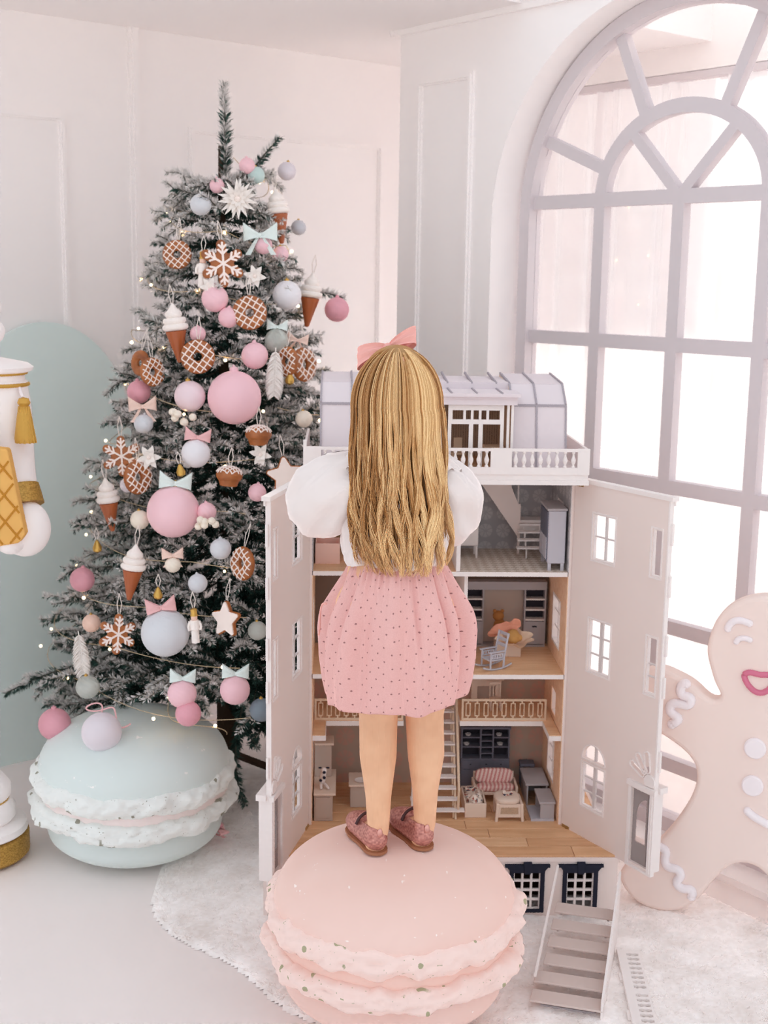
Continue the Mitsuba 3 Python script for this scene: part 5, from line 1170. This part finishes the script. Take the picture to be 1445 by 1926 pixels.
# rocking chair
t = furn('rocking_chair', 'pale grey toy rocking chair on the middle dollhouse floor', 'rocking chair')
RO, ra = np.array([.392, 3.125, Z2]), math.radians(-62)
RX, RY = np.array([math.cos(ra), math.sin(ra), 0]), np.array([-math.sin(ra), math.cos(ra), 0])
def rc(m): return frame(m, RO, RX, RY, Z3)      # local: x across the seat, +y towards the back
for x in (-.020, .020):
    part(t, 'rocker', rc(tube([(x, yy, .002 + .0075 * (abs(yy - .0) / .04) ** 2) for yy in np.linspace(-.042, .045, 12)], .0028, 6)), 'toy_lilac', smooth=True)
    part(t, 'leg', rc(tube([(x, -.020, .004), (x, -.019, .047)], .0026, 6)), 'toy_lilac'); part(t, 'leg', rc(tube([(x, .020, .004), (x, .022, .036), (x, .033, .092)], .0028, 6)), 'toy_lilac')
    part(t, 'armrest', rc(box(x - .004, x + .004, -.026, .024, .046, .0495, .001)), 'toy_lilac')
    part(t, 'arm_panel', rc(frame(extr(sbox(-.017, .030, .018, .043).difference(unary_union([sbox(-.013 + .0075 * k, .033, -.009 + .0075 * k, .040) for k in range(4)])), .002), [x - .001, 0, 0], [0, 1, 0], [0, 0, 1], [1, 0, 0])), 'toy_lilac')
part(t, 'seat', rc(box(-.020, .020, -.022, .024, .024, .028, .001)), 'toy_lilac')
for k, h in ((0, .055), (1, .068), (2, .082)): part(t, 'slat', rc(rot(box(-.020, .020, .026 + .0045 * k, .0285 + .0045 * k, h, h + .009, .001), 0, [1, 0, 0])), 'toy_lilac')
# mezzanine
t = furn('toy_fireplace', 'white toy mantelpiece behind the right mezzanine railing', 'fireplace')
part(t, 'shelf_board', box(.355, .450, 3.318, 3.347, .470, .476, .001), 'toy_beige'); part(t, 'surround', front(extr(sbox(.362, ZM, .443, .470).difference(sbox(.378, ZM, .427, .452)), .018), 3.345), 'toy_beige'); part(t, 'firebox', box(.379, .426, 3.340, 3.344, ZM, .451), 'toy_taupe')
t = furn('toy_chair', 'pale toy chair with spindle back behind the right mezzanine railing', 'chair')
part(t, 'seat', box(.405, .437, 3.255, 3.285, .432, .436, .001), 'toy_beige'); p4(t, .406, .436, 3.256, 3.284, ZM, .433, 'toy_beige', .004)
part(t, 'top_rail', box(.405, .437, 3.283, 3.287, .470, .478, .001), 'toy_beige')
for k in range(4): part(t, 'spindle', box(.406 + .0093 * k, .409 + .0093 * k, 3.284, 3.286, .436, .471), 'toy_beige')
# ground floor
def hutch():
    t = furn('toy_hutch', 'slate grey toy dresser with open shelves against the ground floor back wall', 'dresser'); xa, xb = .336, .470; y0, y1 = 3.312, 3.346
    part(t, 'back', box(xa, xb, y1 - .003, y1, .25, .336), 'toy_dark'); part(t, 'top', box(xa - .002, xb + .002, y0 - .002, y1, .334, .340), 'toy_slate')
    for x in (xa, .388, .422, xb - .004): part(t, 'upright', box(x, x + .004, y0, y1 - .003, .25, .334), 'toy_slate')
    for a, b, zs in ((xa + .004, .388, (.281, .308)), (.392, .422, (.262, .280, .298, .316)), (.426, xb - .004, (.281, .308))):
        for z in zs: part(t, 'shelf_board', box(a, b, y0, y1 - .003, z, z + .003), 'toy_slate')
    part(t, 'base', box(xa, xb, y0 - .004, y1, Z0, .25, .001), 'toy_slate')
    for a, b in ((xa + .003, .386), (.392, .420), (.426, xb - .003)): part(t, 'drawer', box(a, b, y0 - .006, y0 - .004, .222, .246), 'toy_slate'); part(t, 'knob', ellipsoid(((a + b) / 2, y0 - .007, .235), (.0025, .0015, .0015), 1), 'toy_dark'); part(t, 'door', box(a, b, y0 - .006, y0 - .004, Z0 + .006, .219), 'toy_slate')
hutch()
for i, (x, z, wh) in enumerate(((.352, .284, 'lower left'), (.356, .311, 'upper left'), (.445, .284, 'lower right'), (.441, .311, 'upper right'))):
    single('toy_dish', f'white toy dish on the {wh} shelf of the slate dresser', 'dish', move(lathe([(0, 0), (.006, 0), (.009, .005), (.008, .005), (.005, .0015), (0, .0015)], 16), x, 3.326, z), 'toy_white', smooth=40)
t = furn('toy_sofa', 'pale wooden toy sofa with striped cushions on the ground floor', 'sofa')
part(t, 'seat', box(.366, .476, 3.205, 3.265, .188, .196, .001), 'toy_beige'); part(t, 'back_board', box(.366, .476, 3.262, 3.268, .190, .232, .001), 'toy_beige')
for x in (.362, .474): part(t, 'arm', cat(box(x, x + .006, 3.200, 3.268, .196, .214, .001)), 'toy_beige')
p4(t, .364, .478, 3.202, 3.266, Z0, .190, 'toy_beige', .006)
single('back_cushion', 'upright pink striped cushion along the back of the toy sofa', 'cushion', rot(pillow(.370, .472, 3.238, 3.260, .204, .246), -.15, [1, 0, 0], (.42, 3.25, .22)), 'striped_cloth', smooth=True)
single('seat_cushion', 'flat pink striped cushion on the seat of the toy sofa', 'cushion', pillow(.371, .472, 3.203, 3.238, .196, .214), 'striped_cloth', smooth=True)
t = furn('toy_crate', 'pale open toy crate with printed cloth beside the inner stairs', 'crate')
for a in ((.330, .386, 3.112, 3.116), (.330, .386, 3.226, 3.230)): part(t, 'panel', box(*a, Z0, .204, .001), 'toy_beige')
for x in (.330, .382): part(t, 'panel', box(x, x + .004, 3.116, 3.226, Z0, .204), 'toy_beige')
single('printed_blanket', 'bunched cloth with dark flower print filling the pale toy crate', 'blanket', crumple(pillow(.335, .381, 3.118, 3.225, .180, .212, .6), .016, 70, 3), 'printed_cloth', smooth=True)
t = furn('toy_armchair', 'pale toy armchair with caned back facing away near the dollhouse edge', 'armchair')
part(t, 'frame', cat(front(extr(sbox(.412, Z0 + .012, .474, .212).difference(sbox(.420, Z0 + .020, .466, .204)), .005), 3.092)), 'toy_beige'); part(t, 'cane_back', box(.419, .467, 3.0885, 3.0905, Z0 + .019, .205), 'cane_weave')
for x in (.409, .471): part(t, 'leg', rot(box(x, x + .007, 3.084, 3.092, Z0, .215, .001), .06 if x < .44 else -.06, [0, 1, 0], (x, 3.09, .215)), 'toy_beige'); part(t, 'leg', box(x, x + .006, 3.150, 3.157, Z0, .207, .001), 'toy_beige'); part(t, 'arm', box(x, x + .007, 3.088, 3.158, .207, .213, .001), 'toy_beige')
part(t, 'seat', box(.414, .472, 3.092, 3.155, .188, .194), 'toy_beige')
single('chair_cushion', 'cream cushion lying on the caned toy armchair', 'cushion', pillow(.408, .472, 3.088, 3.158, .208, .226, .6), 'toy_beige', smooth=True)
single('napkin', 'small white cloth with dark print lying on the armchair cushion', 'napkin', crumple(pillow(.428, .456, 3.110, 3.140, .226, .230, .7), .008, 120, 9), 'printed_cloth', smooth=True)
t = furn('toy_desk', 'grey toy desk at the right wall of the ground floor under the window', 'desk')
part(t, 'top', box(.498, .560, 3.185, 3.300, .222, .228, .001), 'toy_gray'); part(t, 'side', box(.502, .506, 3.190, 3.296, Z0, .222), 'toy_gray'); part(t, 'side', box(.553, .557, 3.190, 3.296, Z0, .222), 'toy_gray'); part(t, 'back', box(.506, .553, 3.290, 3.296, Z0, .222), 'toy_gray')
t = furn('toy_bench', 'lower grey toy bench in front of the grey desk by the dollhouse wall', 'bench')
part(t, 'top', box(.520, .563, 3.088, 3.180, .212, .218, .001), 'toy_gray'); part(t, 'end', box(.524, .560, 3.092, 3.098, Z0, .212), 'toy_gray'); part(t, 'end', box(.524, .560, 3.170, 3.176, Z0, .212), 'toy_gray'); part(t, 'shelf_board', box(.500, .560, 3.090, 3.178, Z0, Z0 + .006), 'toy_lilac')
t = furn('toy_stool', 'dark toy stool behind the grey desk in the ground floor corner', 'stool')
part(t, 'seat', box(.500, .540, 3.305, 3.340, .228, .236, .001), 'toy_slate'); p4(t, .502, .538, 3.307, 3.338, Z0, .229, 'toy_slate')
t = furn('kitchen_counter', 'taupe toy kitchen counter at the left wall of the ground floor', 'counter')
part(t, 'base', box(-.062, -.014, 3.092, 3.250, Z0, .236, .001), 'toy_taupe'); part(t, 'worktop', box(-.063, -.006, 3.086, 3.254, .236, .242, .001), 'toy_beige'); part(t, 'tall_cupboard', box(-.062, -.018, 3.200, 3.254, .242, .330, .001), 'toy_taupe'); part(t, 'upper_shelf', box(-.063, -.012, 3.196, 3.256, .330, .336, .001), 'toy_beige')
part(t, 'door', box(-.058, -.020, 3.089, 3.092, Z0 + .010, .230), 'toy_taupe')
t = furn('toy_cow', 'white toy cow with black patches sitting on the taupe kitchen counter', 'toy animal')
part(t, 'body', tube([(-.042, 3.135, .254), (-.040, 3.132, .270), (-.038, 3.128, .284)], [.009, .0085, .007], 12), 'toy_white', smooth=True); part(t, 'head', ellipsoid((-.037, 3.122, .291), (.008, .009, .0075), 2), 'toy_white', smooth=True)
for s in (-1, 1): part(t, 'ear', ellipsoid((-.037 + s * .010, 3.125, .297), (.0045, .002, .0028), 1), 'black_spot', smooth=True); part(t, 'leg', tube([(-.040 + s * .005, 3.128, .252), (-.034 + s * .010, 3.108, .247)], [.004, .0035], 8), 'toy_white', smooth=True)
for q in ((-.036, 3.119, .272), (-.045, 3.126, .262), (-.036, 3.1135, .289)): part(t, 'patch', ellipsoid(q, (.0042, .004, .0042), 1), 'black_spot', smooth=True)
t = furn('toy_island', 'taupe toy kitchen island between the counter and the inner stairs', 'kitchen island')
part(t, 'base', box(.032, .110, 3.178, 3.255, Z0, .224, .001), 'toy_taupe'); part(t, 'top', box(.028, .114, 3.172, 3.260, .224, .230, .001), 'toy_beige')
single('toy_plate', 'white toy plate with a dark rim on the taupe kitchen island', 'plate', move(lathe([(0, 0), (.012, 0), (.017, .003), (.016, .004), (.010, .0015), (0, .0015)], 24), .060, 3.20, .230), 'toy_white', smooth=40)
# attic
t = furn('attic_table', 'small wooden toy table inside the attic window', 'table')
part(t, 'top', box(.352, .402, 3.10, 3.15, 1.135, 1.140, .001), 'pale_wood'); p4(t, .354, .400, 3.102, 3.148, 1.0905, 1.135, 'pale_wood', .006)
t = furn('attic_chair', 'small wooden toy chair behind the attic window bars', 'chair')
part(t, 'seat', box(.275, .31, 3.13, 3.165, 1.115, 1.12, .001), 'pale_wood'); p4(t, .276, .309, 3.131, 3.164, 1.0905, 1.116, 'pale_wood', .005); part(t, 'back', box(.282, .304, 3.16, 3.165, 1.12, 1.155, .001), 'pale_wood')
